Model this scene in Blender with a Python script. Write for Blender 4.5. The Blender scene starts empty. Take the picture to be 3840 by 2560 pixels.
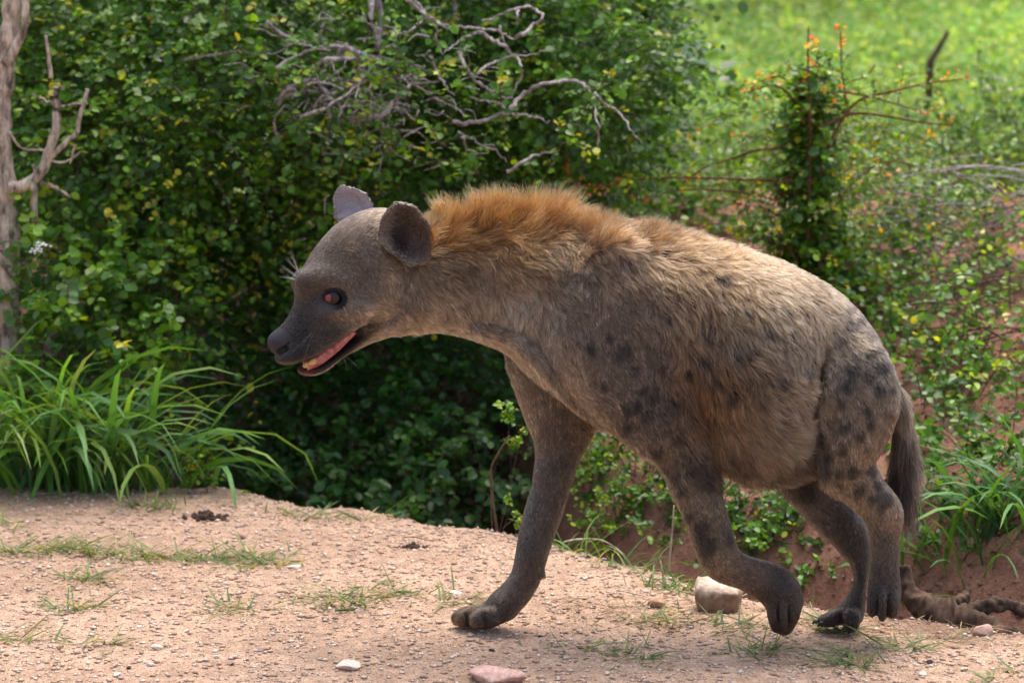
import bpy, math, random
import numpy as np
from mathutils import Vector, kdtree

# ------------------------------------------------------------------ camera
PITCH = math.radians(10.0)
CAM = np.array([0.0, -6.0, 1.75])
LENS = 95.0
FPX = LENS / 36.0 * 3840.0          # focal length in photograph pixels
FWD = np.array([0.0, math.cos(PITCH), -math.sin(PITCH)])
UPV = np.array([0.0, math.sin(PITCH), math.cos(PITCH)])

scene = bpy.context.scene
COL = scene.collection
cam_data = bpy.data.cameras.new("camera")
cam_data.lens = LENS
cam_data.sensor_width = 36.0
cam_data.sensor_fit = 'HORIZONTAL'
cam_data.clip_start = 0.1
cam_data.clip_end = 2000.0
cam = bpy.data.objects.new("camera", cam_data)
cam.location = CAM
cam.rotation_euler = (math.radians(90.0) - PITCH, 0.0, 0.0)
cam_data.dof.use_dof = True
cam_data.dof.focus_distance = 6.05
cam_data.dof.aperture_fstop = 4.5
COL.objects.link(cam)
scene.camera = cam

# ------------------------------------------------------------------ sky, sun, exposure
SUN_EL, SUN_AZ = math.radians(72.0), math.radians(20.0)   # az: from +Y towards +X (sun a little behind the animal)
world = bpy.data.worlds.new("World")
scene.world = world
world.use_nodes = True
wn = world.node_tree
bg = wn.nodes["Background"]
sky = wn.nodes.new("ShaderNodeTexSky")
sky.sky_type = 'NISHITA'
sky.sun_disc = False
sky.sun_elevation = SUN_EL
sky.sun_rotation = SUN_AZ
sky.air_density = 1.0
sky.dust_density = 6.0
sky.ozone_density = 0.6
wn.links.new(sky.outputs[0], bg.inputs[0])
bg.inputs[1].default_value = 0.15
sun_d = bpy.data.lights.new("sun", 'SUN')
sun_d.energy = 1.0
sun_d.angle = math.radians(50.0)
sun_d.color = (1.0, 0.955, 0.88)
sun = bpy.data.objects.new("sun", sun_d)
sdir = Vector((math.sin(SUN_AZ) * math.cos(SUN_EL), math.cos(SUN_AZ) * math.cos(SUN_EL), math.sin(SUN_EL)))
sun.rotation_euler = sdir.to_track_quat('Z', 'Y').to_euler()
COL.objects.link(sun)
vs = scene.view_settings
vs.view_transform = 'Standard'
vs.look = 'None'
vs.exposure = 1.2
vs.gamma = 1.0
vs.use_curve_mapping = False
cy = scene.cycles
cy.max_bounces = 8
cy.diffuse_bounces = 3
cy.glossy_bounces = 3
cy.transmission_bounces = 5
cy.transparent_max_bounces = 8
cy.caustics_reflective = False
cy.caustics_refractive = False
cy.sample_clamp_indirect = 4.0
scene.cycles_curves.shape = 'RIBBONS'
scene.cycles_curves.subdivisions = 2

# ------------------------------------------------------------------ pixel <-> world helpers
def rays(px, py):
    px = np.asarray(px, float); py = np.asarray(py, float)
    a = (px - 1920.0) / FPX; b = (1280.0 - py) / FPX
    return np.stack([a, FWD[1] + b * UPV[1], FWD[2] + b * UPV[2]], -1)

def at(px, py, Y):
    """world point where the ray through a photograph pixel meets the plane y = Y"""
    d = rays(px, py)
    t = (np.asarray(Y, float) - CAM[1]) / d[..., 1]
    return CAM + d * t[..., None]

def on_ground(px, py, z=0.0):
    d = rays(px, py)
    t = (z - CAM[2]) / d[..., 2]
    return CAM + d * t[..., None]

def to_px(P):
    q = np.asarray(P, float) - CAM
    w = q @ FWD
    return 1920.0 + FPX * q[..., 0] / w, 1280.0 - FPX * (q @ UPV) / w

V = lambda x, y: (x * 1.63265, y * 1.63265)
C1 = lambda x, y: (960 + x * 0.5103, 640 + y * 0.5103)
C2 = lambda x, y: (1900 + x * 0.8036, 640 + y * 0.8036)
C3 = lambda x, y: (1650 + x * 0.7866, 1500 + y * 0.7866)

rng = np.random.default_rng(7)
random.seed(7)

# ------------------------------------------------------------------ object helpers
def tag(o, label=None, cat=None, group=None, kind=None):
    if label: o["label"] = label
    if cat: o["category"] = cat
    if group: o["group"] = group
    if kind: o["kind"] = kind
    return o

def link(name, data, parent=None, mat=None):
    o = bpy.data.objects.new(name, data)
    COL.objects.link(o)
    if parent is not None: o.parent = parent
    if mat is not None and data is not None and not data.materials: data.materials.append(mat)
    return o

def mesh_np(name, verts, faces, smooth=True, cols=None):
    """mesh from numpy arrays; faces an (n,3) or (n,4) array; cols per-vertex rgb -> attribute 'col'"""
    me = bpy.data.meshes.new(name)
    verts = np.asarray(verts, np.float32); faces = np.asarray(faces, np.int32)
    n, k = faces.shape
    keep = np.ones((n, k), bool)
    if k == 4: keep[:, 3] = faces[:, 2] != faces[:, 3]      # a quad with a doubled last corner is a triangle
    tot = keep.sum(1)
    me.vertices.add(len(verts)); me.vertices.foreach_set("co", verts.ravel())
    me.loops.add(int(tot.sum())); me.loops.foreach_set("vertex_index", faces[keep])
    me.polygons.add(n); me.polygons.foreach_set("loop_start", (np.cumsum(tot) - tot).astype(np.int32))
    if smooth: me.polygons.foreach_set("use_smooth", np.ones(n, bool))
    if cols is not None:
        a = me.attributes.new("col", 'FLOAT_COLOR', 'POINT')
        c4 = np.ones((len(verts), 4), np.float32); c4[:, :3] = cols
        a.data.foreach_set("color", c4.ravel())
    me.update(calc_edges=True)
    return me

class MB:
    """gathers pieces of one mesh"""
    def __init__(s): s.v = []; s.f = []; s.c = []; s.n = 0
    def add(s, v, f, col=None):
        v = np.asarray(v, float); f = np.asarray(f, int)
        if f.shape[1] == 3: f = np.concatenate([f, f[:, 2:3]], 1)
        s.v.append(v); s.f.append(f + s.n); s.n += len(v)
        s.c.append(np.broadcast_to(np.asarray(col if col is not None else (1, 1, 1), float), (len(v), 3)))
    def tube(s, pts, rad, sides=6, col=None):
        v, f = tube_np(pts, rad, sides); s.add(v, f, col)
    def mesh(s, name, smooth=True):
        v = np.concatenate(s.v); f = np.concatenate(s.f); c = np.concatenate(s.c)
        return mesh_np(name, v, f, smooth, c)

def tube_np(pts, rad, sides=6):
    pts = np.asarray(pts, float); n = len(pts)
    rad = np.broadcast_to(np.asarray(rad, float), (n,))
    t = np.gradient(pts, axis=0); t /= np.linalg.norm(t, axis=1)[:, None] + 1e-12
    ref = np.array([0, 0, 1.0]) if abs(t[:, 2]).mean() < 0.8 else np.array([0, 1.0, 0])
    u = np.cross(t, ref); u /= np.linalg.norm(u, axis=1)[:, None] + 1e-9
    w = np.cross(t, u)
    a = np.linspace(0, 2 * np.pi, sides, endpoint=False)
    v = pts[:, None] + rad[:, None, None] * (np.cos(a)[None, :, None] * u[:, None] + np.sin(a)[None, :, None] * w[:, None])
    v = v.reshape(-1, 3)
    i = np.arange(n - 1)[:, None] * sides; j = np.arange(sides)[None]; j2 = (j + 1) % sides
    f = np.stack([i + j, i + j2, i + sides + j2, i + sides + j], -1).reshape(-1, 4)
    v = np.concatenate([v, pts[:1], pts[-1:]])
    b = n * sides; e = (n - 1) * sides; k = np.arange(sides); k2 = (k + 1) % sides
    c0 = np.stack([np.full(sides, b), k2, k, k], -1); c1 = np.stack([np.full(sides, b + 1), e + k, e + k2, e + k2], -1)
    # caps as degenerate quads become triangles later
    return v, np.concatenate([f, c0, c1])

def spline(pts, n):
    """Catmull-Rom through points (any dimension), n samples"""
    p = np.asarray(pts, float)
    if len(p) == 2: return p[0] + (p[1] - p[0]) * np.linspace(0, 1, n)[:, None]
    P = np.concatenate([2 * p[:1] - p[1:2], p, 2 * p[-1:] - p[-2:-1]])
    s = np.linspace(0, len(p) - 1 - 1e-9, n); i = s.astype(int); t = (s - i)[:, None]
    a, b, c, d = P[i], P[i + 1], P[i + 2], P[i + 3]
    return 0.5 * (2 * b + (c - a) * t + (2 * a - 5 * b + 4 * c - d) * t ** 2 + (3 * b - a - 3 * c + d) * t ** 3)

# ------------------------------------------------------------------ material helpers
def mat_new(name):
    m = bpy.data.materials.new(name); m.use_nodes = True
    nt = m.node_tree; nt.nodes.clear()
    out = nt.nodes.new("ShaderNodeOutputMaterial")
    return m, nt, out

def N(nt, t, **kw):
    n = nt.nodes.new(t)
    for k, v in kw.items():
        if k.startswith("i_"): n.inputs[int(k[2:])].default_value = v
        else: setattr(n, k, v)
    return n

def ramp(nt, stops):
    r = nt.nodes.new("ShaderNodeValToRGB"); e = r.color_ramp.elements
    while len(e) < len(stops): e.new(0.5)
    for q, (p, c) in zip(e, stops): q.position = p; q.color = (*c, 1) if len(c) == 3 else c
    return r

def mixc(nt, fac, a, b, mode='MIX'):
    m = nt.nodes.new("ShaderNodeMix"); m.data_type = 'RGBA'; m.blend_type = mode
    for sock, val in ((m.inputs[0], fac), (m.inputs[6], a), (m.inputs[7], b)):
        if isinstance(val, bpy.types.NodeSocket): nt.links.new(val, sock)
        else: sock.default_value = val if not isinstance(val, tuple) or len(val) == 4 else (*val, 1)
    return m.outputs[2]

def simple_mat(name, col, rough=0.6, noise=None, scale=30.0, bump=0.0, spec=0.4, coat=0.0):
    m, nt, out = mat_new(name)
    b = N(nt, "ShaderNodeBsdfPrincipled")
    b.inputs["Roughness"].default_value = rough
    b.inputs["Specular IOR Level"].default_value = spec
    b.inputs["Coat Weight"].default_value = coat
    tc = N(nt, "ShaderNodeTexCoord")
    if noise is not None:
        nz = N(nt, "ShaderNodeTexNoise"); nz.inputs["Scale"].default_value = scale; nz.inputs["Detail"].default_value = 6
        nt.links.new(tc.outputs["Object"], nz.inputs["Vector"])
        r = ramp(nt, [(0.3, col), (0.7, noise)]); nt.links.new(nz.outputs["Fac"], r.inputs[0])
        nt.links.new(r.outputs[0], b.inputs["Base Color"])
        if bump:
            bm = N(nt, "ShaderNodeBump"); bm.inputs["Strength"].default_value = bump; bm.inputs["Distance"].default_value = 0.01
            nt.links.new(nz.outputs["Fac"], bm.inputs["Height"]); nt.links.new(bm.outputs[0], b.inputs["Normal"])
    else:
        b.inputs["Base Color"].default_value = (*col, 1)
    nt.links.new(b.outputs[0], out.inputs[0])
    return m
# ================================================================== HYENA
# The body is one continuous surface: tapered limbs, an inflated torso and head, blended as a distance field
# and polygonised with surface nets on a grid that is finer around the head.
def poly_sdf(P, poly):
    """signed distance of 2-D points to a closed polygon (negative inside)"""
    d = np.full(len(P), 1e9); inside = np.zeros(len(P), bool)
    n = len(poly)
    for i in range(n):
        a = poly[i]; b = poly[(i + 1) % n]; e = b - a
        w = P - a
        t = np.clip((w @ e) / (e @ e + 1e-12), 0, 1)
        q = w - t[:, None] * e
        d = np.minimum(d, (q * q).sum(1))
        c = ((a[1] > P[:, 1]) != (b[1] > P[:, 1]))
        with np.errstate(divide='ignore', invalid='ignore'):
            xi = (b[0] - a[0]) * (P[:, 1] - a[1]) / (b[1] - a[1]) + a[0]
        inside ^= c & (P[:, 0] < xi)
    d = np.sqrt(d)
    return np.where(inside, -d, d)

class PolyGrid:
    """polygon distance, tabulated once on a fine grid and read back bilinearly"""
    def __init__(s, poly, step, margin):
        s.o = poly.min(0) - margin; s.h = step
        s.n = np.ceil((poly.max(0) + margin - s.o) / step).astype(int) + 2
        G = np.stack(np.meshgrid(s.o[0] + np.arange(s.n[0]) * step, s.o[1] + np.arange(s.n[1]) * step, indexing='ij'), -1).reshape(-1, 2)
        s.g = poly_sdf(G, poly).reshape(s.n)
    def __call__(s, X, Z):
        u = np.clip((X - s.o[0]) / s.h, 0, s.n[0] - 1.001); w = np.clip((Z - s.o[1]) / s.h, 0, s.n[1] - 1.001)
        i = u.astype(int); j = w.astype(int); a = u - i; b = w - j
        g = s.g
        return (g[i, j] * (1 - a) + g[i + 1, j] * a) * (1 - b) + (g[i, j + 1] * (1 - a) + g[i + 1, j + 1] * a) * b

def closed_spline(pts, per=3):
    p = np.asarray(pts, float); n = len(p); out = []
    for i in range(n):
        a, b, c, d = p[i - 1], p[i], p[(i + 1) % n], p[(i + 2) % n]
        for t in np.arange(per) / per:
            out.append(0.5 * (2 * b + (c - a) * t + (2 * a - 5 * b + 4 * c - d) * t ** 2 + (3 * b - a - 3 * c + d) * t ** 3))
    return np.array(out)

def smin(a, b, k):
    h = np.clip(0.5 + 0.5 * (b - a) / k, 0, 1)
    return b + (a - b) * h - k * h * (1 - h)

def smax(a, b, k): return -smin(-a, -b, k)

class Chain:
    """tapered limb: stations (x, z, in-plane radius, Y centre, Y half thickness)"""
    def __init__(s, st, k=0.02, n=None, neg=False):
        st = np.asarray(st, float)
        s.st = spline(st, n or max(2, (len(st) - 1) * 3 + 1)) if len(st) > 2 else st
        s.k = k; s.neg = neg
        lo = (s.st[:, 0] - s.st[:, 2]).min(), (s.st[:, 3] - s.st[:, 4]).min(), (s.st[:, 1] - s.st[:, 2]).min()
        hi = (s.st[:, 0] + s.st[:, 2]).max(), (s.st[:, 3] + s.st[:, 4]).max(), (s.st[:, 1] + s.st[:, 2]).max()
        s.lo, s.hi = np.array(lo), np.array(hi)
    def __call__(s, P):
        d = np.full(len(P), 1e3)
        x, y, z = P[:, 0], P[:, 1], P[:, 2]
        lo, hi = P.min(0) - .07, P.max(0) + .07
        for a, b in zip(s.st[:-1], s.st[1:]):
            R, Tm = max(a[2], b[2]), max(a[4], b[4])
            if (max(a[0], b[0]) + R < lo[0] or min(a[0], b[0]) - R > hi[0] or max(a[1], b[1]) + R < lo[2] or min(a[1], b[1]) - R > hi[2]
                    or max(a[3], b[3]) + Tm < lo[1] or min(a[3], b[3]) - Tm > hi[1]): continue
            ex, ez = b[0] - a[0], b[1] - a[1]
            L = ex * ex + ez * ez + 1e-12
            t = np.clip(((x - a[0]) * ex + (z - a[1]) * ez) / L, 0, 1)
            r = a[2] + (b[2] - a[2]) * t
            yc = a[3] + (b[3] - a[3]) * t; ty = a[4] + (b[4] - a[4]) * t
            dx = x - a[0] - t * ex; dz = z - a[1] - t * ez; dy = (y - yc) * r / ty
            d = np.minimum(d, np.sqrt(dx * dx + dz * dz + dy * dy) - r)
        return d

class Inflate:
    """traced outline inflated to a rounded body: w(x), R(x) tables"""
    def __init__(s, poly, xs, ws, Rs, k=0.03, Y=0.0):
        s.pg = PolyGrid(poly, .0025, .12); s.xs = xs; s.ws = ws; s.Rs = Rs; s.k = k; s.Y = Y; s.neg = False
        w = max(ws)
        s.lo = np.array([poly[:, 0].min(), Y - w, poly[:, 1].min()]); s.hi = np.array([poly[:, 0].max(), Y + w, poly[:, 1].max()])
    def __call__(s, P):
        d2 = s.pg(P[:, 0], P[:, 2])
        w = np.interp(P[:, 0], s.xs, s.ws); R = np.interp(P[:, 0], s.xs, s.Rs)
        q = R + d2
        q = np.where(q > 0, q, 0)
        y = np.abs(P[:, 1] - s.Y) * R / w
        return np.sqrt(q * q + y * y) - R

def pr(conv, pairs, Y, ty, shrink=0.003):
    """stations from pairs of outline pixels (left edge, right edge)"""
    out = []
    n = len(pairs)
    Y = np.broadcast_to(np.asarray(Y, float), (n,)); ty = np.broadcast_to(np.asarray(ty, float), (n,))
    for (a, b), yy, t in zip(pairs, Y, ty):
        A = at(*conv(*a), yy); B = at(*conv(*b), yy)
        c = (A + B) / 2; r = np.hypot(A[0] - B[0], A[2] - B[2]) / 2 - shrink
        out.append((c[0], c[2], r, yy, t))
    return out

def ce(conv, cs, pxm):
    """stations from (x, y, radius in the same pixels, Y, half thickness)"""
    out = []
    for x, y, r, Y, t in cs:
        c = at(*conv(x, y), Y)
        e = at(*conv(x + r, y), Y)
        out.append((c[0], c[2], abs(e[0] - c[0]), Y, t))
    return out

def outline(conv, pts, Y=0.0, shrink=0.0):
    p = np.array([at(*conv(*q), Y)[[0, 2]] for q in pts])
    return closed_spline(p, 3)

PRIMS = []
# ---- torso and neck
tor = outline(V, [(900, 575), (960, 533), (1040, 517), (1120, 512), (1200, 512), (1290, 517), (1390, 528), (1490, 540), (1590, 557),
                  (1690, 578), (1780, 602), (1860, 635), (1928, 678), (1980, 727), (2018, 782), (2042, 845), (2050, 900), (2035, 955),
                  (2000, 1000), (1940, 1022), (1895, 1055), (1850, 1084), (1790, 1098), (1720, 1096), (1660, 1070), (1600, 1035),
                  (1540, 1022), (1459, 1000), (1360, 970), (1283, 912), (1212, 854), (1168, 812), (1120, 788), (1060, 768),
                  (1000, 757), (930, 762), (880, 720)])
xs = [at(*V(x, 800), 0)[0] for x in (900, 1000, 1100, 1200, 1300, 1450, 1600, 1720, 1800, 1880, 1960, 2055)]
PRIMS.append(Inflate(tor, xs, [.085, .088, .096, .108, .125, .150, .178, .190, .186, .165, .140, .110],
                     [.105, .112, .118, .128, .17, .215, .232, .235, .23, .215, .19, .14], k=0.03))
# near and far shoulders
for s in (-1, 1):
    PRIMS.append(Chain(ce(V, [(1405, 600, 60, s * .085, .045), (1375, 700, 95, s * .095, .058), (1372, 800, 105, s * .098, .062), (1440, 890, 100, s * .102, .058),
                              (1520, 960, 88, s * .100, .054)], 0), k=0.035))
    # thigh masses
    PRIMS.append(Chain(ce(V, [(1962, 825, 62, s * .065, .050), (1966, 870, 88, s * .078, .062), (1966, 930, 98, s * .083, .066), (1950, 1000, 82, s * .083, .060)], 0), k=0.034))
# belly crease is left by the small blend; the skin fold down the neck to the brisket
for s in (-1, 1):
    PRIMS.append(Chain(ce(V, [(1095, 755, 14, s * .075, .012), (1170, 778, 17, s * .092, .013), (1235, 830, 18, s * .098, .014), (1300, 900, 20, s * .09, .016),
                              (1370, 955, 20, s * .075, .016), (1450, 990, 16, s * .06, .014)], 0), k=0.018))
# ---- near foreleg (wrist folded back, toes brushing the ground)
PRIMS.append(Chain(
    ce(V, [(1478, 925, 92, -.100, .056)], 0) +
    pr(C3, [((868, 140), (1258, 60)), ((915, 175), (1262, 110)), ((985, 225), (1285, 200)), ((1050, 320), (1308, 310)), ((1095, 420), (1335, 410)),
            ((1135, 500), (1352, 480)), ((1165, 580), (1375, 560)), ((1190, 640), (1400, 635)), ((1213, 712), (1418, 700)),
            ((1243, 788), (1440, 733)), ((1300, 832), (1470, 757)), ((1380, 865), (1530, 780)), ((1450, 900), (1600, 802))],
       np.linspace(-.105, -.075, 13), [.056, .054, .050, .046, .043, .041, .039, .038, .038, .038, .034, .032, .034]), k=0.018))
PRIMS.append(Chain(pr(C3, [((1440, 890), (1590, 800)), ((1510, 945), (1690, 835)), ((1552, 1000), (1722, 925)), ((1572, 1045), (1712, 1000)), ((1588, 1085), (1690, 1055))],
                      -.075, [.034, .042, .046, .043, .036]), k=0.012))
for i, (x0, y0, x1, y1, r, yy) in enumerate([(1588, 970, 1606, 1080, 36, -.104), (1640, 975, 1640, 1066, 38, -.116), (1682, 950, 1684, 1030, 36, -.106), (1640, 960, 1630, 1070, 32, -.045)]):
    PRIMS.append(Chain(ce(C3, [(x0, y0, r * .9, yy + .012, .016), ((x0 + x1) / 2, (y0 + y1) / 2, r, yy, .017), (x1, y1, r * .8, yy + .006, .014)], 0), k=0.005))
PRIMS.append(Chain(ce(C3, [(1660, 900, 50, -.075, .034), (1690, 950, 36, -.075, .030)], 0), k=0.012))       # pads under the wrist
# ---- far foreleg (planted)
PRIMS.append(Chain(
    pr(V, [((1150, 800), (1420, 760)), ((1176, 868), (1400, 860))], [.06, .075], [.05, .055]) +
    pr(C3, [((395, 30), (770, 50)), ((428, 110), (735, 130)), ((446, 190), (697, 210)), ((450, 270), (668, 270)), ((442, 350), (642, 350)),
            ((430, 440), (615, 430)), ((402, 530), (590, 520)), ((380, 610), (560, 600)), ((362, 700), (530, 690)), ((350, 780), (508, 762)),
            ((330, 850), (484, 842)), ((283, 918), (440, 915)), ((230, 955), (385, 985))],
       np.linspace(.085, .06, 13), [.056, .052, .048, .044, .042, .040, .038, .037, .038, .037, .034, .034, .038]), k=0.02))
PRIMS.append(Chain(ce(C3, [(300, 980, 66, .06, .038), (230, 1025, 58, .06, .044), (160, 1035, 48, .06, .046)], 0), k=0.015))
for x0, x1, yb, yy, r in [(250, 182, 1046, .022, 40), (190, 110, 1042, .046, 42), (180, 88, 1036, .074, 40), (220, 130, 1030, .098, 38)]:
    PRIMS.append(Chain(ce(C3, [(x0, yb - 22, r, yy, .018), ((x0 + x1) / 2, yb - 16, r * 1.05, yy, .0165), (x1, yb + 2, r * .92, yy, .015)], 0), k=0.007))
PRIMS.append(Chain(ce(C3, [(470, 800, 16, .055, .01), (492, 836, 13, .05, .01)], 0), k=0.008))
# ---- near hind leg (lifted)
PRIMS.append(Chain(
    pr(V, [((1888, 900), (2052, 900)), ((1873, 955), (2045, 945))], -.085, [.066, .064], .006) +
    pr(C3, [((1780, 140), (2110, 150)), ((1775, 220), (2080, 205)), ((1784, 287), (2068, 265)), ((1817, 357), (2080, 305)), ((1872, 422), (2098, 342)), ((1930, 480), (2124, 388)),
            ((1984, 536), (2160, 428)), ((2020, 578), (2198, 482)), ((2037, 617), (2203, 535)), ((2045, 668), (2194, 640)),
            ((2048, 760), (2190, 750)), ((2040, 850), (2198, 850)), ((2034, 925), (2202, 925)), ((2052, 970), (2184, 970))],
       np.linspace(-.09, -.06, 14), [.060, .056, .052, .046, .042, .039, .037, .036, .034, .032, .032, .037, .042, .040]), k=0.016))
for x0, x1, yb, yy in [(2070, 2064, 1006, -.082), (2112, 2108, 1026, -.100), (2158, 2156, 1014, -.092), (2120, 2120, 1010, -.036)]:
    PRIMS.append(Chain(ce(C3, [(x0, 920, 28, yy + .004, .016), ((x0 + x1) / 2, 970, 31, yy - .004, .017), (x1, yb, 27, yy, .015)], 0), k=0.005))
# ---- far hind leg (planted)
PRIMS.append(Chain(
    ce(V, [(1935, 930, 90, .075, .06), (1880, 1030, 85, .08, .056)], 0) +
    pr(C3, [((1640, 420), (1880, 370)), ((1700, 490), (1938, 462)), ((1765, 565), (1995, 540)), ((1835, 625), (2040, 610)), ((1890, 682), (2057, 690)),
            ((1938, 752), (2055, 745)), ((1965, 830), (2045, 805)), ((1966, 885), (2038, 880)), ((1938, 945), (2032, 955)), ((1895, 985), (2024, 1035))],
       np.linspace(.08, .05, 10), [.050, .046, .042, .038, .035, .031, .030, .030, .034, .038]), k=0.018))
for x0, y0, x1, y1, yy, r in [(1965, 1030, 1962, 1074, .014, 40), (1930, 1022, 1850, 1052, .036, 37), (1925, 1015, 1826, 1050, .062, 34), (1940, 1010, 1850, 1040, .086, 34)]:
    PRIMS.append(Chain(ce(C3, [(x0, y0, r, yy, .016), ((x0 + x1) / 2, (y0 + y1) / 2, r, yy, .015), (x1, y1, r * .8, yy, .013)], 0), k=0.007))
# ---- tail
PRIMS.append(Chain(ce(V, [(2022, 868, 22, 0, .022), (2060, 915, 19, 0, .019), (2076, 1000, 16, 0, .016), (2075, 1090, 12, 0, .012), (2070, 1150, 7, 0, .007)], 0), k=0.015))

GROOVES = []
for x0, y0, x1, y1, yy in [(1612, 955, 1622, 1095, -.124), (1660, 950, 1664, 1085, -.126), (2090, 915, 2085, 1045, -.108), (2136, 915, 2134, 1045, -.110), (118, 992, 142, 1095, .030), (208, 1010, 226, 1100, .002), (300, 1030, 310, 1090, .004), (1908, 1022, 1900, 1080, .016)]:
    g_ = Chain(ce(C3, [(x0, y0, 5, yy, .010), ((x0 + x1) / 2, (y0 + y1) / 2, 8, yy, .018), (x1, y1, 8, yy, .018)], 0), k=0.005); GROOVES.append(g_)
GROOVES.append(Chain(ce(V, [(1900, 800, 5, -.150, .015), (1878, 900, 10, -.153, .026), (1868, 985, 12, -.152, .030), (1872, 1050, 11, -.140, .030)], 0), k=0.022))   # flank fold
GROOVES.append(Chain(ce(V, [(1585, 850, 6, -.172, .014), (1612, 930, 11, -.172, .024), (1636, 1010, 12, -.165, .028), (1650, 1060, 10, -.150, .028)], 0), k=0.022))   # behind the elbow
# ---- head, built in its own frame and turned a little towards the camera
TURN = math.radians(11.0)
PIV = at(*C1(1100, 700), 0)
HP = []
up_poly = outline(C1, [(80, 1215), (97, 1180), (127, 1150), (200, 1094), (240, 1038), (268, 978), (284, 905), (292, 825), (312, 755), (348, 693), (388, 620),
                       (452, 530), (542, 430), (622, 367), (712, 320), (800, 293), (900, 285), (1000, 320), (1100, 420), (1150, 580), (1150, 780), (1120, 960),
                       (1040, 1080), (930, 1130), (800, 1120), (715, 1122), (680, 1150), (600, 1210), (520, 1270), (420, 1338), (305, 1381), (255, 1390), (200, 1390),
                       (150, 1372), (140, 1345), (150, 1325), (120, 1303), (90, 1262)])
hx = [at(*C1(x, 900), 0)[0] for x in (75, 110, 160, 250, 350, 450, 560, 700, 850, 1000, 1150)]
HP.append(Inflate(up_poly, hx, [.020, .029, .036, .041, .046, .054, .066, .084, .094, .092, .085], [.018, .026, .036, .042, .05, .062, .075, .09, .10, .105, .10], k=0.02))
jaw_poly = outline(C1, [(900, 1000), (780, 1080), (728, 1175), (650, 1255), (575, 1322), (490, 1378), (420, 1404), (340, 1402), (306, 1425), (316, 1458), (380, 1473),
                        (440, 1464), (510, 1433), (600, 1368), (700, 1308), (800, 1258), (880, 1231), (960, 1204), (1060, 1176), (1100, 1000)])
jx = [at(*C1(x, 1300), 0)[0] for x in (300, 340, 420, 520, 620, 720, 850, 1100)]
HP.append(Inflate(jaw_poly, jx, [.018, .022, .029, .035, .043, .055, .070, .078], [.010, .011, .011, .012, .015, .03, .05, .07], k=0.010))
for s in (-1, 1):
    HP.append(Chain(ce(C1, [(350, 790, 70, s * .030, .018), (440, 775, 70, s * .044, .019), (570, 785, 60, s * .057, .018)], 0), k=0.03))     # brow
    HP.append(Chain(ce(C1, [(480, 990, 45, s * .052, .016), (600, 1010, 60, s * .064, .018), (740, 1000, 70, s * .078, .02)], 0), k=0.02))     # cheek bone
    HP.append(Chain(ce(C1, [(200, 1330, 45, s * .030, .014), (320, 1300, 60, s * .038, .014), (450, 1245, 60, s * .044, .014), (600, 1150, 48, s * .056, .014), (720, 1085, 40, s * .066, .012)], 0), k=0.015))  # lip pad
HP.append(Chain(ce(C1, [(780, 1130, 60, 0, .050), (690, 1170, 34, 0, .040), (600, 1235, 40, 0, .031), (500, 1305, 45, 0, .023), (400, 1365, 42, 0, .016)], 0), k=0.004))   # inside of the mouth
EYE_L = at(*C1(545, 888), 0)       # eye centre in the head's own plane
EYE_Y = -.0600
EYE_R = .0185
eye_sock = np.array([EYE_L[0], EYE_Y + .002, EYE_L[2]])
NOS = np.array([at(*C1(170, 1282), 0), at(*C1(205, 1258), 0), at(*C1(232, 1212), 0)])

def ear_sdf(P, poly, y_rim, depth, slope, thick, bowl):
    """thin cupped shell with a traced rim; y_rim(x) slopes along x"""
    pg, c = poly
    d2 = pg(P[:, 0], P[:, 2])
    q = np.clip(-d2 / bowl, 0, 1); q = q * q * (3 - 2 * q)
    ys = y_rim + slope * (P[:, 0] - c[0]) + depth * q
    return smax(d2, np.abs(P[:, 1] - ys) - thick, 0.003)

near_ear = outline(C1, [(835, 430), (850, 370), (862, 310), (900, 250), (940, 203), (975, 183), (1032, 195), (1100, 216), (1148, 258), (1172, 295), (1170, 306), (1198, 310),
                        (1232, 370), (1255, 422), (1262, 480), (1246, 532), (1225, 605), (1170, 643), (1090, 658), (1045, 640), (1000, 600), (900, 520)])
far_ear = outline(C1, [(600, 372), (596, 300), (592, 225), (607, 170), (628, 137), (655, 118), (720, 133), (800, 160), (842, 200), (872, 250), (890, 330), (800, 380), (680, 400)])
ear_lo = np.array([near_ear[:, 0].min(), -.15, near_ear[:, 1].min()]); ear_hi = np.array([near_ear[:, 0].max(), 0, near_ear[:, 1].max()])
fear_lo = np.array([far_ear[:, 0].min(), 0, far_ear[:, 1].min()]); fear_hi = np.array([far_ear[:, 0].max(), .12, far_ear[:, 1].max()])
near_pg = (PolyGrid(near_ear, .0012, .05), near_ear.mean(0)); far_pg = (PolyGrid(far_ear, .0012, .05), far_ear.mean(0))
NE = (-.100, .036, 0.10, .0032, .040)
FE = (.062, .018, -0.25, .0030, .035)

def head_local(P):
    q = P - PIV
    c, s = math.cos(TURN), math.sin(TURN)
    # the head is turned so that the nose comes towards the camera (-y)
    return np.stack([(q[:, 0] * c + q[:, 1] * s), (-q[:, 0] * s + q[:, 1] * c), q[:, 2]], -1) + PIV

def head_world(L):
    q = np.atleast_2d(np.asarray(L, float)) - PIV
    c, s = math.cos(TURN), math.sin(TURN)
    return np.stack([q[:, 0] * c - q[:, 1] * s, q[:, 0] * s + q[:, 1] * c, q[:, 2]], -1) + PIV

def near_box(lo, hi, P, m):
    return np.all((P.max(0) > lo - m) & (P.min(0) < hi + m))

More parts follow.
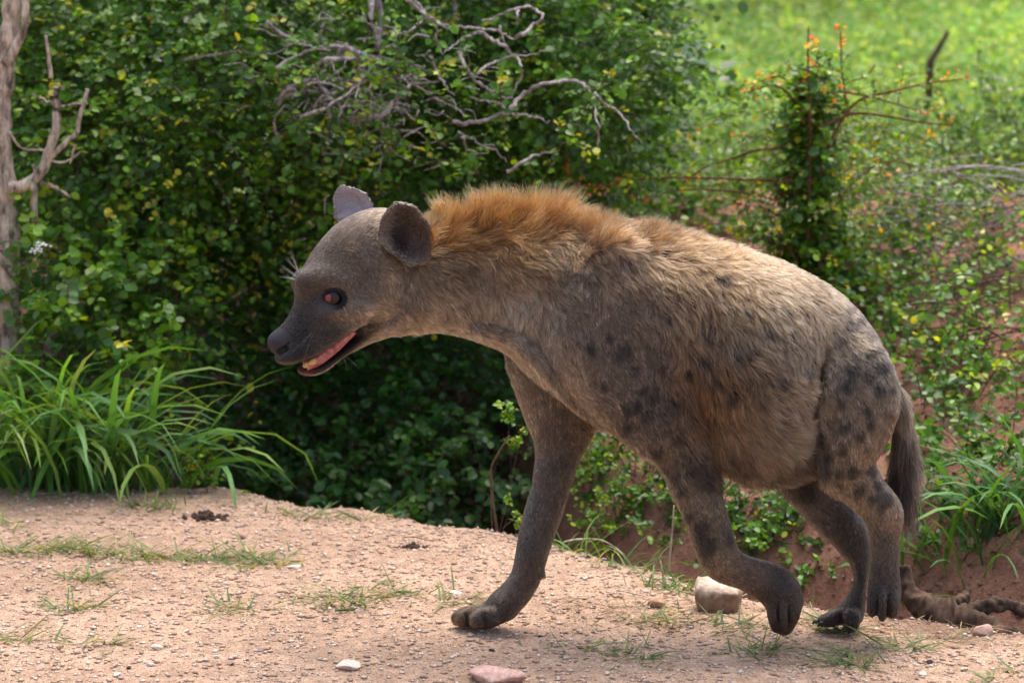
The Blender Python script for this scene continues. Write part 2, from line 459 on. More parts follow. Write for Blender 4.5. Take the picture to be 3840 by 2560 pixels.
def head_field(P):
    L = head_local(P)
    d = None
    for f in HP:
        if not near_box(f.lo, f.hi, L, .05): continue
        v = f(L); d = v if d is None else smin(d, v, f.k)
    if d is None: d = np.full(len(P), 1.0)
    A = L.copy(); A[:, 1] = -np.abs(L[:, 1])
    # eye sockets with rims, nostrils
    r = A - eye_sock
    de = np.sqrt(r[:, 0] ** 2 + (r[:, 1] * .9) ** 2 + (r[:, 2] * 1.12) ** 2)
    d = smax(d, -(de - .0205), .006)
    ring = np.sqrt((np.sqrt((r[:, 0] * .92) ** 2 + (r[:, 2] * 1.15 + .1 * r[:, 0]) ** 2) - .0192) ** 2 + (r[:, 1] + .0085 + .25 * r[:, 0]) ** 2) - .0046
    d = smin(d, ring, .005)
    for a, b, ra, rb in ((NOS[0], NOS[1], .0090, .0075), (NOS[1], NOS[2], .0070, .0022)):
        a = a + np.array([0, -.027, 0]); b = b + np.array([0, -.036, 0])
        e = b - a; t = np.clip(((A - a) @ e) / (e @ e), 0, 1)
        dn = np.linalg.norm(A - a - t[:, None] * e, axis=1) - (ra + (rb - ra) * t)
        d = smax(d, -dn, .003)
    if near_box(ear_lo, ear_hi, L, .03):
        d = smin(d, ear_sdf(L, near_pg, *NE), .010)
    if near_box(fear_lo, fear_hi, L, .03):
        d = smin(d, ear_sdf(L, far_pg, *FE), .012)
    return d

HLO = at(*C1(40, 1500), 0) - np.array([.03, .22, .02]); HHI = at(*C1(1280, 80), 0) + np.array([.03, .15, .03])

def body_field(P):
    d = None
    for f in PRIMS:
        if not near_box(f.lo, f.hi, P, .06): continue
        v = f(P); d = v if d is None else smin(d, v, f.k)
    if d is None: d = np.full(len(P), .2)
    if near_box(HLO, HHI, P, .03):
        d = smin(d, head_field(P), .022)
    for g in GROOVES:
        if near_box(g.lo, g.hi, P, .02): d = smax(d, -g(P), g.k)
    return d

def axis_grid(lo, hi, flo, fhi, coarse, fine):
    out = []
    if flo > lo: out.append(np.arange(lo, flo, coarse))
    out.append(np.arange(max(flo, lo), min(fhi, hi), fine))
    if fhi < hi: out.append(np.arange(fhi, hi + coarse, coarse))
    return np.concatenate(out)

def surface_nets(gx, gy, gz, field, B=12):
    nx, ny, nz = len(gx), len(gy), len(gz)
    val = np.full((nx, ny, nz), 1.0, np.float32)
    for i in range(0, nx, B):
        for j in range(0, ny, B):
            for k in range(0, nz, B):
                X, Yv, Z = gx[i:i + B], gy[j:j + B], gz[k:k + B]
                e = np.array([X[-1] - X[0], Yv[-1] - Yv[0], Z[-1] - Z[0]])
                c = np.array([X.mean(), Yv.mean(), Z.mean()])
                S = np.array([[sx, sy, sz] for sx in (-.5, 0, .5) for sy in (-.5, 0, .5) for sz in (-.5, 0, .5)]) * e + c
                f = body_field(S)
                h = np.linalg.norm(e) * .5
                if f.min() > h * 1.3: continue
                if f.max() < -h * 1.3: val[i:i + B, j:j + B, k:k + B] = -1; continue
                G = np.stack(np.meshgrid(X, Yv, Z, indexing='ij'), -1).reshape(-1, 3)
                val[i:i + B, j:j + B, k:k + B] = field(G).reshape(len(X), len(Yv), len(Z))
    s = val < 0
    corners = [(a, b, c) for a in (0, 1) for b in (0, 1) for c in (0, 1)]
    sl = lambda arr, a, b, c: arr[a:nx - 1 + a, b:ny - 1 + b, c:nz - 1 + c]
    cnt = sum(sl(s, *c).astype(np.int8) for c in corners)
    act = (cnt > 0) & (cnt < 8)
    idx = -np.ones(act.shape, np.int64)
    I = np.argwhere(act); idx[act] = np.arange(len(I))
    acc = np.zeros((len(I), 3)); num = np.zeros(len(I))
    ax = [gx, gy, gz]
    def corner(c):
        J = I + np.array(c)
        return val[J[:, 0], J[:, 1], J[:, 2]].astype(float), np.stack([ax[m][J[:, m]] for m in range(3)], -1)
    cv = {c: corner(c) for c in corners}
    for a in corners:
        for m in range(3):
            if a[m] == 0:
                b = list(a); b[m] = 1; b = tuple(b)
                va, pa = cv[a]; vb, pb = cv[b]
                x = (va < 0) != (vb < 0)
                t = np.where(x, va / np.where(x, va - vb, 1), 0)
                acc += np.where(x[:, None], pa + (pb - pa) * t[:, None], 0); num += x
    verts = acc / num[:, None]
    quads = []
    for m in range(3):
        u, w = [(1, 2), (2, 0), (0, 1)][m]
        a = s; b = np.roll(s, -1, axis=m)
        cr = a != b
        lim = [slice(1, None)] * 3
        E = np.argwhere(cr)
        sz = np.array([nx, ny, nz])
        ok = (E[:, m] < sz[m] - 1) & (E[:, u] > 0) & (E[:, w] > 0) & (E[:, u] < sz[u] - 1) & (E[:, w] < sz[w] - 1)
        E = E[ok]
        def g(du, dw):
            J = E.copy(); J[:, u] -= du; J[:, w] -= dw
            return idx[J[:, 0], J[:, 1], J[:, 2]]
        q = np.stack([g(1, 1), g(0, 1), g(0, 0), g(1, 0)], -1)
        flip = ~s[E[:, 0], E[:, 1], E[:, 2]]
        q[flip] = q[flip][:, ::-1]
        quads.append(q)
    Q = np.concatenate(quads)
    return verts, Q[(Q >= 0).all(1)]

gx = axis_grid(at(*C1(40, 800), 0)[0] - .02, at(*V(2120, 900), 0)[0], HLO[0], at(*C1(1300, 800), 0)[0], .0058, .0028)
gz = axis_grid(-.03, at(*C1(600, 40), 0)[2] + .03, at(*C1(300, 1520), 0)[2], at(*C1(600, 40), 0)[2] + .03, .0058, .0030)
gy = axis_grid(-.225, .225, -.175, .09, .0062, .0034)
hv, hq = surface_nets(gx, gy, gz, body_field)
# light smoothing
def smooth(v, q, it, lam=.5):
    e = np.concatenate([q[:, [0, 1]], q[:, [1, 2]], q[:, [2, 3]], q[:, [3, 0]]])
    for _ in range(it):
        s = np.zeros_like(v); n = np.zeros(len(v))
        for c in range(3):
            s[:, c] = np.bincount(e[:, 0], v[e[:, 1], c], len(v)) + np.bincount(e[:, 1], v[e[:, 0], c], len(v))
        n = np.bincount(e[:, 0], minlength=len(v)) + np.bincount(e[:, 1], minlength=len(v))
        v = v + lam * (s / n[:, None] - v)
    return v
hv = smooth(hv, hq, 2)
print("hyena verts", len(hv), "quads", len(hq))
# ------------------------------------------------------------------ coat: colour, length and lie of the hair, from guides on the flank view
# (x, y in the photograph at 2352 px, direction of the hair there, length mm, lift 0..1, colour)
GUIDE = np.array([
    (640, 790, .8, .3, 1.5, .15, .045, .042, .045), (690, 745, .8, .5, 3.5, .15, .046, .043, .044), (680, 810, .8, .4, 4, .2, .030, .027, .027), (720, 600, .6, -.7, 6, .2, .215, .175, .14),
    (690, 680, .5, -.8, 3, .15, .12, .108, .105), (735, 700, .7, .5, 4, .15, .075, .068, .07), (800, 540, .8, -.5, 8, .2, .24, .19, .145), (760, 620, .8, -.3, 6, .2, .20, .165, .13),
    (850, 600, .8, .3, 8, .2, .17, .14, .115), (830, 660, .8, .3, 7, .2, .17, .14, .115), (790, 720, .8, .5, 9, .25, .20, .16, .12), (750, 770, .9, .1, 5, .2, .085, .072, .062),
    (780, 800, .9, -.1, 6, .2, .08, .066, .056), (760, 845, .9, .1, 8, .3, .16, .13, .10), (830, 790, .9, -.1, 9, .3, .24, .20, .15), (870, 730, .7, .6, 13, .3, .31, .24, .17),
    (920, 650, .3, .9, 15, .3, .34, .27, .19), (900, 560, .6, .6, 10, .3, .18, .145, .115),
    (1000, 640, .5, .85, 20, .3, .30, .22, .15), (1080, 620, .6, .8, 22, .3, .27, .19, .125), (1000, 700, .8, .6, 18, .3, .39, .31, .225), (1120, 690, .5, .85, 24, .3, .37, .29, .21),
    (1200, 720, .3, .95, 26, .3, .43, .36, .28), (1240, 775, .5, .85, 22, .3, .40, .33, .255), (1050, 745, .9, .3, 15, .3, .29, .235, .175), (1150, 795, .9, .4, 12, .3, .27, .21, .155),
    (970, 530, .5, -.85, 50, .7, .38, .19, .07), (1040, 512, .25, -.97, 84, .9, .40, .19, .066), (1120, 508, .12, -1, 92, .95, .42, .195, .066), (1200, 508, .1, -1, 96, .95, .40, .185, .064),
    (1268, 512, .12, -1, 106, .95, .34, .155, .055), (1320, 520, .45, -.9, 60, .8, .29, .145, .06), (1400, 528, .5, -.85, 52, .75, .29, .15, .066), (1490, 538, .55, -.83, 52, .7, .28, .15, .068),
    (1560, 550, .7, -.7, 46, .55, .27, .15, .07), (1650, 570, .85, -.5, 40, .45, .26, .15, .076), (1760, 597, .93, -.1, 32, .3, .26, .16, .088), (1850, 635, .8, .5, 26, .25, .27, .175, .105),
    (1050, 555, .5, .3, 48, .5, .31, .155, .06), (1180, 555, .4, .6, 42, .45, .29, .155, .066), (1270, 565, .45, .7, 32, .35, .27, .175, .105),
    (1330, 650, .3, .95, 15, .2, .22, .17, .125), (1400, 600, .5, .8, 20, .25, .26, .185, .125), (1400, 750, .15, 1, 11, .15, .205, .16, .122), (1330, 780, .3, .95, 12, .2, .24, .19, .145),
    (1400, 850, .3, .95, 11, .15, .20, .16, .122), (1480, 950, .5, .85, 11, .15, .155, .128, .10), (1340, 880, .6, .8, 12, .2, .27, .215, .16), (1500, 850, .3, .95, 12, .18, .19, .15, .115),
    (1500, 740, .3, .95, 20, .2, .235, .175, .125),
    (1500, 600, .7, .7, 32, .35, .32, .205, .12), (1600, 640, .5, .85, 34, .35, .30, .19, .105), (1700, 670, .55, .83, 34, .35, .32, .21, .125), (1800, 700, .5, .85, 30, .3, .35, .25, .16),
    (1880, 720, .4, .9, 24, .25, .37, .27, .18), (1580, 740, .35, .95, 32, .35, .27, .165, .09), (1700, 800, .4, .9, 30, .3, .28, .20, .13), (1800, 800, .4, .9, 28, .3, .32, .24, .165),
    (1650, 870, .3, .95, 34, .4, .26, .145, .068), (1700, 950, .8, .5, 36, .4, .27, .17, .095), (1800, 920, .8, .45, 34, .3, .28, .20, .135), (1750, 1040, .8, .35, 44, .35, .26, .19, .13),
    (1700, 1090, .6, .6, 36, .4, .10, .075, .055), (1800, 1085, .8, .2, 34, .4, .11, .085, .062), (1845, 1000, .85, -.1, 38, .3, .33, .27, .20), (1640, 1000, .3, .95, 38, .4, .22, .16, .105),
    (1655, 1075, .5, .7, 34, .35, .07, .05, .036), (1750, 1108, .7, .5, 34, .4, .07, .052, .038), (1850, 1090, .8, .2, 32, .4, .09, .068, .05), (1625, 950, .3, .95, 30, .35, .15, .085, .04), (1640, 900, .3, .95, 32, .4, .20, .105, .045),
    (1960, 760, .5, .85, 16, .2, .28, .215, .155), (2030, 830, .4, .9, 14, .2, .24, .195, .145), (1950, 870, .2, .97, 13, .18, .215, .175, .135), (2000, 950, .2, .97, 12, .18, .24, .195, .15),
    (1900, 1000, .1, 1, 13, .18, .26, .215, .17), (1930, 1060, .3, .95, 10, .15, .27, .225, .175), (1990, 1130, .6, .8, 9, .15, .26, .205, .15), (2050, 1170, .3, .95, 8, .15, .26, .195, .14),
    (2030, 1230, 0, 1, 7, .15, .12, .098, .08), (2030, 1330, 0, 1, 6, .15, .058, .048, .043), (2030, 1400, 0, 1, 5, .15, .04, .035, .033),
    (1560, 1050, .4, .9, 9, .15, .18, .148, .115), (1620, 1150, .3, .95, 8, .15, .165, .135, .105), (1640, 1230, .3, .95, 8, .15, .14, .112, .088), (1650, 1285, .7, .7, 7, .15, .22, .16, .105),
    (1720, 1310, .9, .4, 7, .15, .13, .098, .073), (1790, 1350, .5, .85, 5, .15, .05, .04, .035), (1780, 1430, .2, .95, 4, .15, .055, .043, .032),
    (1230, 950, .2, .97, 12, .2, .24, .19, .145), (1300, 960, .2, .97, 13, .25, .19, .14, .095), (1270, 1050, .1, 1, 9, .15, .165, .135, .112), (1240, 1180, -.1, 1, 8, .15, .115, .098, .086), (1200, 1300, -.2, .97, 7, .15, .095, .078, .064),
    (1120, 1400, -.7, .6, 5, .15, .055, .045, .04), (1060, 1410, -.3, .9, 4, .15, .12, .082, .052),
    (1880, 1150, .5, .85, 9, .15, .13, .105, .09), (1970, 1250, .4, .9, 8, .15, .095, .08, .07), (1980, 1350, 0, 1, 6, .15, .05, .045, .04), (1920, 1420, -.6, .7, 5, .15, .04, .033, .03),
    (2072, 930, .12, 1, 34, .25, .23, .175, .12), (2080, 1040, .05, 1, 75, .3, .05, .037, .03), (2076, 1130, .08, 1, 100, .35, .018, .014, .013),
])
FARG = np.array([i for i, q in enumerate(GUIDE) if (q[0] < 1310 and q[1] > 930) or (1870 < q[0] < 1990 and q[1] > 1140 and tuple(q[:2]) != (1990, 1130))])
NEARG = np.array([i for i, q in enumerate(GUIDE) if q[1] > 1040 and i not in set(FARG.tolist())])
SPOT = [C2(*p[:2]) + (p[2] * .8036,) for p in
        [(560, 1110, 30), (770, 1090, 36), (690, 1000, 22), (540, 850, 36), (400, 830, 30), (680, 1050, 30), (450, 1000, 25), (660, 1140, 30), (560, 1190, 26),
         (840, 1060, 26), (700, 1230, 30), (800, 1250, 26), (840, 1330, 36), (900, 1370, 30), (930, 1450, 26), (860, 1400, 30), (780, 1430, 28), (700, 1300, 24),
         (720, 920, 28), (600, 930, 22), (510, 860, 26), (720, 1130, 25), (640, 1020, 25), (480, 780, 18), (610, 1090, 20), (990, 490, 24), (1010, 580, 14), (1060, 850, 30), (1190, 740, 32),
         (1130, 840, 25), (1230, 870, 20), (1265, 980, 26), (1400, 960, 25), (1040, 1030, 26), (970, 960, 20), (1180, 1090, 20), (1090, 1150, 20), (1250, 740, 18),
         (1310, 660, 16), (930, 740, 22), (1110, 640, 20), (900, 860, 30), (1740, 910, 36), (1690, 960, 30), (1730, 1010, 30), (1620, 930, 32), (1600, 1000, 28), (1680, 1120, 24),
         (1800, 1010, 22), (1560, 1080, 25), (1780, 1130, 20), (1690, 850, 28), (1620, 870, 22), (1580, 1190, 22), (1640, 1230, 24), (1700, 1180, 22), (1500, 1320, 32),
         (1570, 1300, 30), (1680, 1300, 24), (1600, 1260, 20), (1550, 1410, 26), (1630, 1390, 22), (1700, 1400, 22), (1640, 1490, 32), (1730, 1460, 24), (1560, 1460, 25),
         (1770, 1540, 26), (1450, 1240, 22), (1600, 720, 28), (1680, 760, 28), (1560, 780, 22), (1640, 690, 22), (1740, 820, 20), (1590, 640, 20)]] + \
       [C3(*p[:2]) + (p[2] * .7866,) for p in
        [(1270, 400, 26), (1210, 330, 26), (1130, 390, 22), (1240, 600, 36), (1280, 690, 42), (1380, 670, 24), (1170, 300, 26), (1230, 240, 22), (1120, 280, 22), (1250, 660, 30),
         (1150, 430, 22), (1180, 560, 22), (1905, 400, 24), (1985, 430, 24), (2055, 330, 18), (2060, 470, 24), (2100, 515, 27), (2130, 450, 14), (1960, 350, 18), (2090, 410, 18),
         (1900, 470, 12), (1840, 330, 16)]]
# bald scars: x, y, half width, half length, tilt
SCAR = [C2(x, y) + (w * .8036, l * .8036, a) for x, y, w, l, a in
        [(772, 590, 13, 40, -.15), (858, 600, 19, 52, -.35), (752, 690, 11, 34, .35), (738, 370, 16, 55, -.2), (1325, 770, 14, 55, .15), (1335, 640, 14, 26, -.7), (550, 410, 22, 14, 0),
         (985, 485, 14, 24, -.3), (700, 400, 16, 20, .3)]]
DARK = np.array([.032, .027, .026])

def noise3(P, f, seed=0):
    """cheap smooth value noise in [0,1]"""
    Q = np.asarray(P) * f; i = np.floor(Q).astype(np.int64); t = Q - i; t = t * t * (3 - 2 * t)
    def h(a, b, c):
        n = (a * 73856093) ^ (b * 19349663) ^ (c * 83492791) ^ (seed * 2654435)
        n = (n ^ (n >> 13)) * 1274126177 & 0x7fffffff
        return (n % 100003) / 100003.0
    r = 0
    for a in (0, 1):
        for b in (0, 1):
            for c in (0, 1):
                w = (t[:, 0] if a else 1 - t[:, 0]) * (t[:, 1] if b else 1 - t[:, 1]) * (t[:, 2] if c else 1 - t[:, 2])
                r = r + w * h(i[:, 0] + a, i[:, 1] + b, i[:, 2] + c)
    return r

def coat(P):
    """guides interpolated at world points: direction (world x,z), length, lift, colour"""
    Q = P.copy()
    px, py = to_px(Q)
    vx, vy = px / 1.63265, py / 1.63265
    n1 = noise3(P, 28.0, 1); n2 = noise3(P, 90.0, 2); n3 = noise3(P, 9.0, 3)
    head = np.clip((1000 - vx) / 60, 0, 1) * (vy < 900)
    amp = 34 * (1 - .8 * head)
    vx = vx + (n1 - .5) * amp + (n2 - .5) * amp * .5; vy = vy + (noise3(P, 28.0, 4) - .5) * amp
    d2 = (vx[:, None] - GUIDE[:, 0]) ** 2 + (vy[:, None] - GUIDE[:, 1]) ** 2
    istail = (np.abs(P[:, 1]) < .035) & (vx > np.interp(vy, [850, 900, 1000, 1100, 1180], [2075, 2058, 2052, 2050, 2056])) & (vy > 840)
    w = 1.0 / (d2 + np.where(head > .5, 200.0, 700.0)[:, None]) ** 2
    w[:, -3:] *= istail[:, None]; w[istail, :-3] *= 0.02
    # near limbs and far limbs overlap in this view: the far foreleg's guides only serve points beyond the middle
    w[:, FARG] *= np.where(P[:, 1] > .0, 1.0, .02)[:, None]
    w[:, NEARG] *= np.where(P[:, 1] < .03, 1.0, .05)[:, None]
    w /= w.sum(1)[:, None]
    g = w @ GUIDE[:, 2:]
    col = g[:, 4:7] * (0.50 + .46 * n1 + .34 * n2 + .24 * n3)[:, None]
    # spots with soft ragged edges
    m = np.zeros(len(P))
    j = (n1 - .5) * 16 + (n2 - .5) * 12
    for sx, sy, r in SPOT:
        q = np.hypot(px - sx, py - sy) + j * 1.3
        m = np.maximum(m, np.clip((r * 1.5 - q) / (r * .9), 0, 1))
    m *= .9 * np.clip(.65 + .7 * n3, 0, 1)
    col = col * (1 - m[:, None]) + DARK * m[:, None]
    sc = np.zeros(len(P))
    for sx, sy, hw, hl, a in SCAR:
        dx, dy = px - sx, py - sy
        u = dx * math.cos(a) - dy * math.sin(a); v = dx * math.sin(a) + dy * math.cos(a)
        q = np.sqrt((u / hw) ** 2 + (v / hl) ** 2) + (n2 - .5) * .7
        sc = np.maximum(sc, np.clip((1.15 - q) / .4, 0, 1))
    sc *= (P[:, 1] < 0)
    col = col * (1 - sc[:, None]) + np.array([.085, .08, .085]) * sc[:, None]
    col = np.array([.55, .53, .50]) * col ** 1.12
    facew = np.clip((960 - vx) / 60, 0, 1) * (vy < 760) * np.clip((vx - 690) / 60, 0, 1); neckw = np.exp(-(((vx - 1120) / 190) ** 2 + ((vy - 715) / 75) ** 2))
    col = col * (1 + .32 * facew + .35 * neckw)[:, None]
    lowleg = np.clip((vy - 1080) / 80, 0, 1) * np.clip((1330 - vy) / 60, 0, 1)
    under = np.clip((vy - 1035) / 55, 0, 1) * np.clip((vx - 1625) / 30, 0, 1) * np.clip((1885 - vx) / 30, 0, 1) * (vy < 1140)  # dark belly coat, deepened with painted underside shadow
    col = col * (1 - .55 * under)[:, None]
    paw = np.clip((vy - 1270) / 60, 0, 1)
    col = col * (1 + .45 * lowleg)[:, None] * (1 - paw[:, None] + paw[:, None] * np.array([2.1, 1.85, 1.75]))
    return g, col, sc, m

def vnormals(v, q):
    n = np.cross(v[q[:, 2]] - v[q[:, 0]], v[q[:, 3]] - v[q[:, 1]])
    out = np.zeros_like(v)
    for c in range(3):
        for k in range(4): out[:, c] += np.bincount(q[:, k], n[:, c], len(v))
    return out / (np.linalg.norm(out, axis=1)[:, None] + 1e-12)

hn = vnormals(hv, hq)
HL = head_local(hv)
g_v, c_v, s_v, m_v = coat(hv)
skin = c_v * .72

def seg_d(L, pts):
    d = np.full(len(L), 9.0)
    for a, b in zip(pts[:-1], pts[1:]):
        e = b - a; t = np.clip(((L - a) @ e) / (e @ e + 1e-12), 0, 1)
        d = np.minimum(d, np.linalg.norm(L - a - t[:, None] * e, axis=1))
    return d

def xz(conv, pts): return np.array([at(*conv(*p), 0)[[0, 2]] for p in pts])
LX = HL[:, [0, 2]]
inhead = (hv[:, 0] < at(*C1(1290, 700), 0)[0]) & (hv[:, 2] > at(*C1(300, 1500), 0)[2])
bare = np.zeros(len(hv))                     # 1 = no hair
def paint(mask, col):
    global skin
    mask = np.clip(mask, 0, 1)
    skin = skin * (1 - mask[:, None]) + np.array(col) * mask[:, None]
    return mask
# nose leather
nose_poly = outline(C1, [(60, 1215), (95, 1150), (150, 1120), (215, 1130), (245, 1190), (240, 1250), (215, 1310), (160, 1345), (120, 1330), (80, 1280)])
dn = poly_sdf(LX, nose_poly)
bare = np.maximum(bare, paint(np.clip(-dn / .004 + .5, 0, 1) * inhead, (.030, .030, .034)))
# eyelid rims and tear patch
A_ = HL.copy(); A_[:, 1] = -np.abs(A_[:, 1])
re = A_ - eye_sock
rr = np.sqrt((re[:, 0]) ** 2 + (re[:, 2] * 1.12) ** 2)
bare = np.maximum(bare, paint(np.clip((.0305 - rr) / .005, 0, 1) * inhead * (np.abs(re[:, 1]) < .035), (.006, .005, .006)))
tear = np.array([at(*C1(470, 960), 0)[0], at(*C1(470, 960), 0)[2]])
dt = np.hypot((LX[:, 0] - tear[0]) / .026, (LX[:, 1] - tear[1]) / .016)
paint(np.clip(1.3 - dt, 0, 1) * inhead * .7 * (A_[:, 1] < -.02), (.075, .072, .085))
# lips
lip_u = xz(C1, [(280, 1392), (420, 1345), (520, 1278), (600, 1216), (690, 1150)])
lip_l = xz(C1, [(400, 1420), (490, 1392), (575, 1338), (655, 1268), (735, 1165)])
dl = seg_d(LX, lip_l)
bare = np.maximum(bare, paint(np.clip((.0135 - dl) / .004, 0, 1) * inhead, (.022, .018, .017)))
du = seg_d(LX, lip_u)
bare = np.maximum(bare, paint(np.clip((.0045 - du) / .003, 0, 1) * inhead, (.022, .018, .018)))
# blood on the front of the lower lip
bl = xz(C1, [(318, 1410), (365, 1425)])
db = seg_d(LX, bl) + (noise3(hv, 160, 5) - .5) * .012
blood = np.clip((.0155 - db) / .006, 0, 1) * inhead * (LX[:, 1] < at(*C1(300, 1392), 0)[2])
blood = blood * np.clip(noise3(hv, 240, 16) * 2.2 - .35, .25, 1); paint(blood, (.085, .005, .006)); bare = np.maximum(bare, blood * .8)
# ears: inner skin
dne = poly_sdf(LX, near_ear); dfe = poly_sdf(LX, far_ear)
isne = (dne < .001) & (HL[:, 1] < -.055) & inhead & (HL[:, 0] > at(*C1(855, 400), 0)[0])
isfe = (dfe < .001) & (HL[:, 1] > .03) & inhead & (HL[:, 2] > at(*C1(700, 375), 0)[2])
eh = np.array([at(*C1(1025, 470), 0)[0], at(*C1(1025, 470), 0)[2]])
dh = np.hypot((LX[:, 0] - eh[0]) / .028, (LX[:, 1] - eh[1]) / .045)
paint(isne * 1.0, (.075, .056, .048)); paint(isne * np.clip(1.5 - dh, 0, 1), (.016, .010, .008))
paint(isfe * (.75 + .5 * noise3(hv, 70, 6)), (.32, .285, .305)); paint(isfe * np.clip(1 + dfe / .006, 0, 1) * .8, (.09, .07, .065))
ear_bare = np.where(isfe, np.where(dfe > -.007, .3, .86), np.where(isne, np.clip(1.25 - dh, 0, 1) * .9, 0))
bare = np.maximum(bare, ear_bare)
# claws tips, pads stay as the dark paw colour
skin[HL[:, 2] < .004] *= .8

m, nt, out = mat_new("hyena_skin")
b = N(nt, "ShaderNodeBsdfPrincipled"); b.inputs["Roughness"].default_value = .62; b.inputs["Specular IOR Level"].default_value = .18
at_ = N(nt, "ShaderNodeAttribute", attribute_name="col")
nz = N(nt, "ShaderNodeTexNoise"); nz.inputs["Scale"].default_value = 420; nz.inputs["Detail"].default_value = 4
tc = N(nt, "ShaderNodeTexCoord"); nt.links.new(tc.outputs["Object"], nz.inputs["Vector"])
bp = N(nt, "ShaderNodeBump"); bp.inputs["Strength"].default_value = .35; bp.inputs["Distance"].default_value = .002
nt.links.new(nz.outputs["Fac"], bp.inputs["Height"]); nt.links.new(bp.outputs[0], b.inputs["Normal"])
nt.links.new(at_.outputs["Color"], b.inputs["Base Color"]); nt.links.new(b.outputs[0], out.inputs[0])
M_SKIN = m

hy = link("hyena", None)
hy.location = (0, 0, 0)
tag(hy, "spotted hyena walking across sandy ground with its mouth slightly open", "hyena")
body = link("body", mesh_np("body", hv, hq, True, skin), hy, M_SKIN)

# ------------------------------------------------------------------ fur as hair curves
tri = np.concatenate([hq[:, [0, 1, 2]], hq[:, [0, 2, 3]]])
ta = np.linalg.norm(np.cross(hv[tri[:, 1]] - hv[tri[:, 0]], hv[tri[:, 2]] - hv[tri[:, 0]]), axis=1) / 2
len_t = g_v[tri[:, 0], 2]
facing = hn[tri[:, 0]][:, 1]
dens = np.interp(len_t, [0, 4, 8, 15, 30, 60, 100], [7.0, 7.0, 4.6, 3.0, 2.2, 2.6, 2.6]) * np.where(facing > .25, .4, 1.0)
dens *= (1 - np.clip(bare[tri[:, 0]], 0, 1) * .97)
pw = ta * dens
NH = 360000
pick = rng.choice(len(tri), NH, p=pw / pw.sum())
u1, u2 = rng.random(NH), rng.random(NH); fl = u1 + u2 > 1; u1[fl] = 1 - u1[fl]; u2[fl] = 1 - u2[fl]
bc = np.stack([1 - u1 - u2, u1, u2], -1)[..., None]
T = tri[pick]
root = (hv[T] * bc).sum(1); nor = (hn[T] * bc).sum(1); nor /= np.linalg.norm(nor, axis=1)[:, None]
hb = (bare[T] * bc[..., 0]).sum(1)
ear_r = (isne | isfe)[T[:, 0]]
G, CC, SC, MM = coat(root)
L = G[:, 2] * .001 * rng.uniform(.65, 1.2, NH)
L *= 1 - .75 * SC
L = np.where(ear_r, .006, L)
keep = (rng.random(NH) > hb) & (rng.random(NH) > SC * .8)
comb = np.stack([G[:, 0], np.zeros(NH), -G[:, 1]], -1)
# wander of the lie
ang = (noise3(root, 22, 7) - .5) * 1.3 + (noise3(root, 70, 8) - .5) * .9 + rng.normal(0, .16, NH)
ca, sa = np.cos(ang), np.sin(ang)
comb = np.stack([comb[:, 0] * ca - comb[:, 2] * sa, comb[:, 1], comb[:, 0] * sa + comb[:, 2] * ca], -1)
comb += rng.normal(0, .12, (NH, 3))
ct = comb - (comb * nor).sum(1)[:, None] * nor
upright = np.clip((G[:, 3] - .4) / .4, 0, 1)[:, None]
ct = ct / (np.linalg.norm(ct, axis=1)[:, None] + .15)
lift = G[:, 3] * rng.uniform(.6, 1.4, NH)
dirv = ct * (1 - .45 * upright) + nor * lift[:, None] + comb / (np.linalg.norm(comb, axis=1)[:, None] + 1e-6) * upright * .9
dirv /= np.linalg.norm(dirv, axis=1)[:, None]
# clumping: tips gather towards the tip of a nearby leader hair
NC = 26000
ci = rng.choice(NH, NC, replace=False)
kd = kdtree.KDTree(NC)
for i, c in enumerate(ci): kd.insert(root[c], i)
kd.balance()
lead = np.array([kd.find(p)[1] for p in root])
lead = ci[lead]
# the mane gathers into coarser spikes
mane_i = np.where(upright[:, 0] > .45)[0]
mc = rng.choice(mane_i, max(50, len(mane_i) // 70), replace=False)
kd = kdtree.KDTree(len(mc))
for i, c in enumerate(mc): kd.insert(root[c], i)
kd.balance()
sel = mane_i[rng.random(len(mane_i)) < .8]
lead[sel] = mc[np.array([kd.find(p)[1] for p in root[sel]])]
K = 5
s = np.linspace(0, 1, K)
droop = np.where(upright[:, 0] > .3, .12, .28)
pts = root[:, None] + dirv[:, None] * (L[:, None] * s)[..., None]
pts = pts + (ct * .25 * (L * droop)[:, None])[:, None] * (s ** 2)[None, :, None]
pts[:, :, 2] -= (L * droop * np.where(L > .02, .55, .2))[:, None] * s ** 2
lp = pts[lead]
cl = np.clip(rng.normal(.5, .2, NH), 0, .85) * np.clip(L / .02, .35, 1)
scale_l = (L / (L[lead] + 1e-9)).clip(.5, 1.3)
tipvec = (lp - lp[:, :1]) * scale_l[:, None, None] + root[lead][:, None]
pts = pts + (tipvec - pts) * (cl[:, None] * s ** 1.5)[..., None] * (np.linalg.norm(root - root[lead], axis=1) < .035)[:, None, None]
wav = rng.normal(0, 1, (NH, 1, 3)) * (L * .05)[:, None, None]
pts = pts + wav * np.sin(s * 5 + rng.random((NH, 1)) * 6)[..., None] * s[None, :, None]
clf = rng.lognormal(0, .34, NH)
hc = CC * (rng.lognormal(-.02, .28, NH) * clf[lead] ** np.clip(G[:, 2] / 16, .3, 1))[:, None] * (1 + rng.normal(0, .04, (NH, 3)))
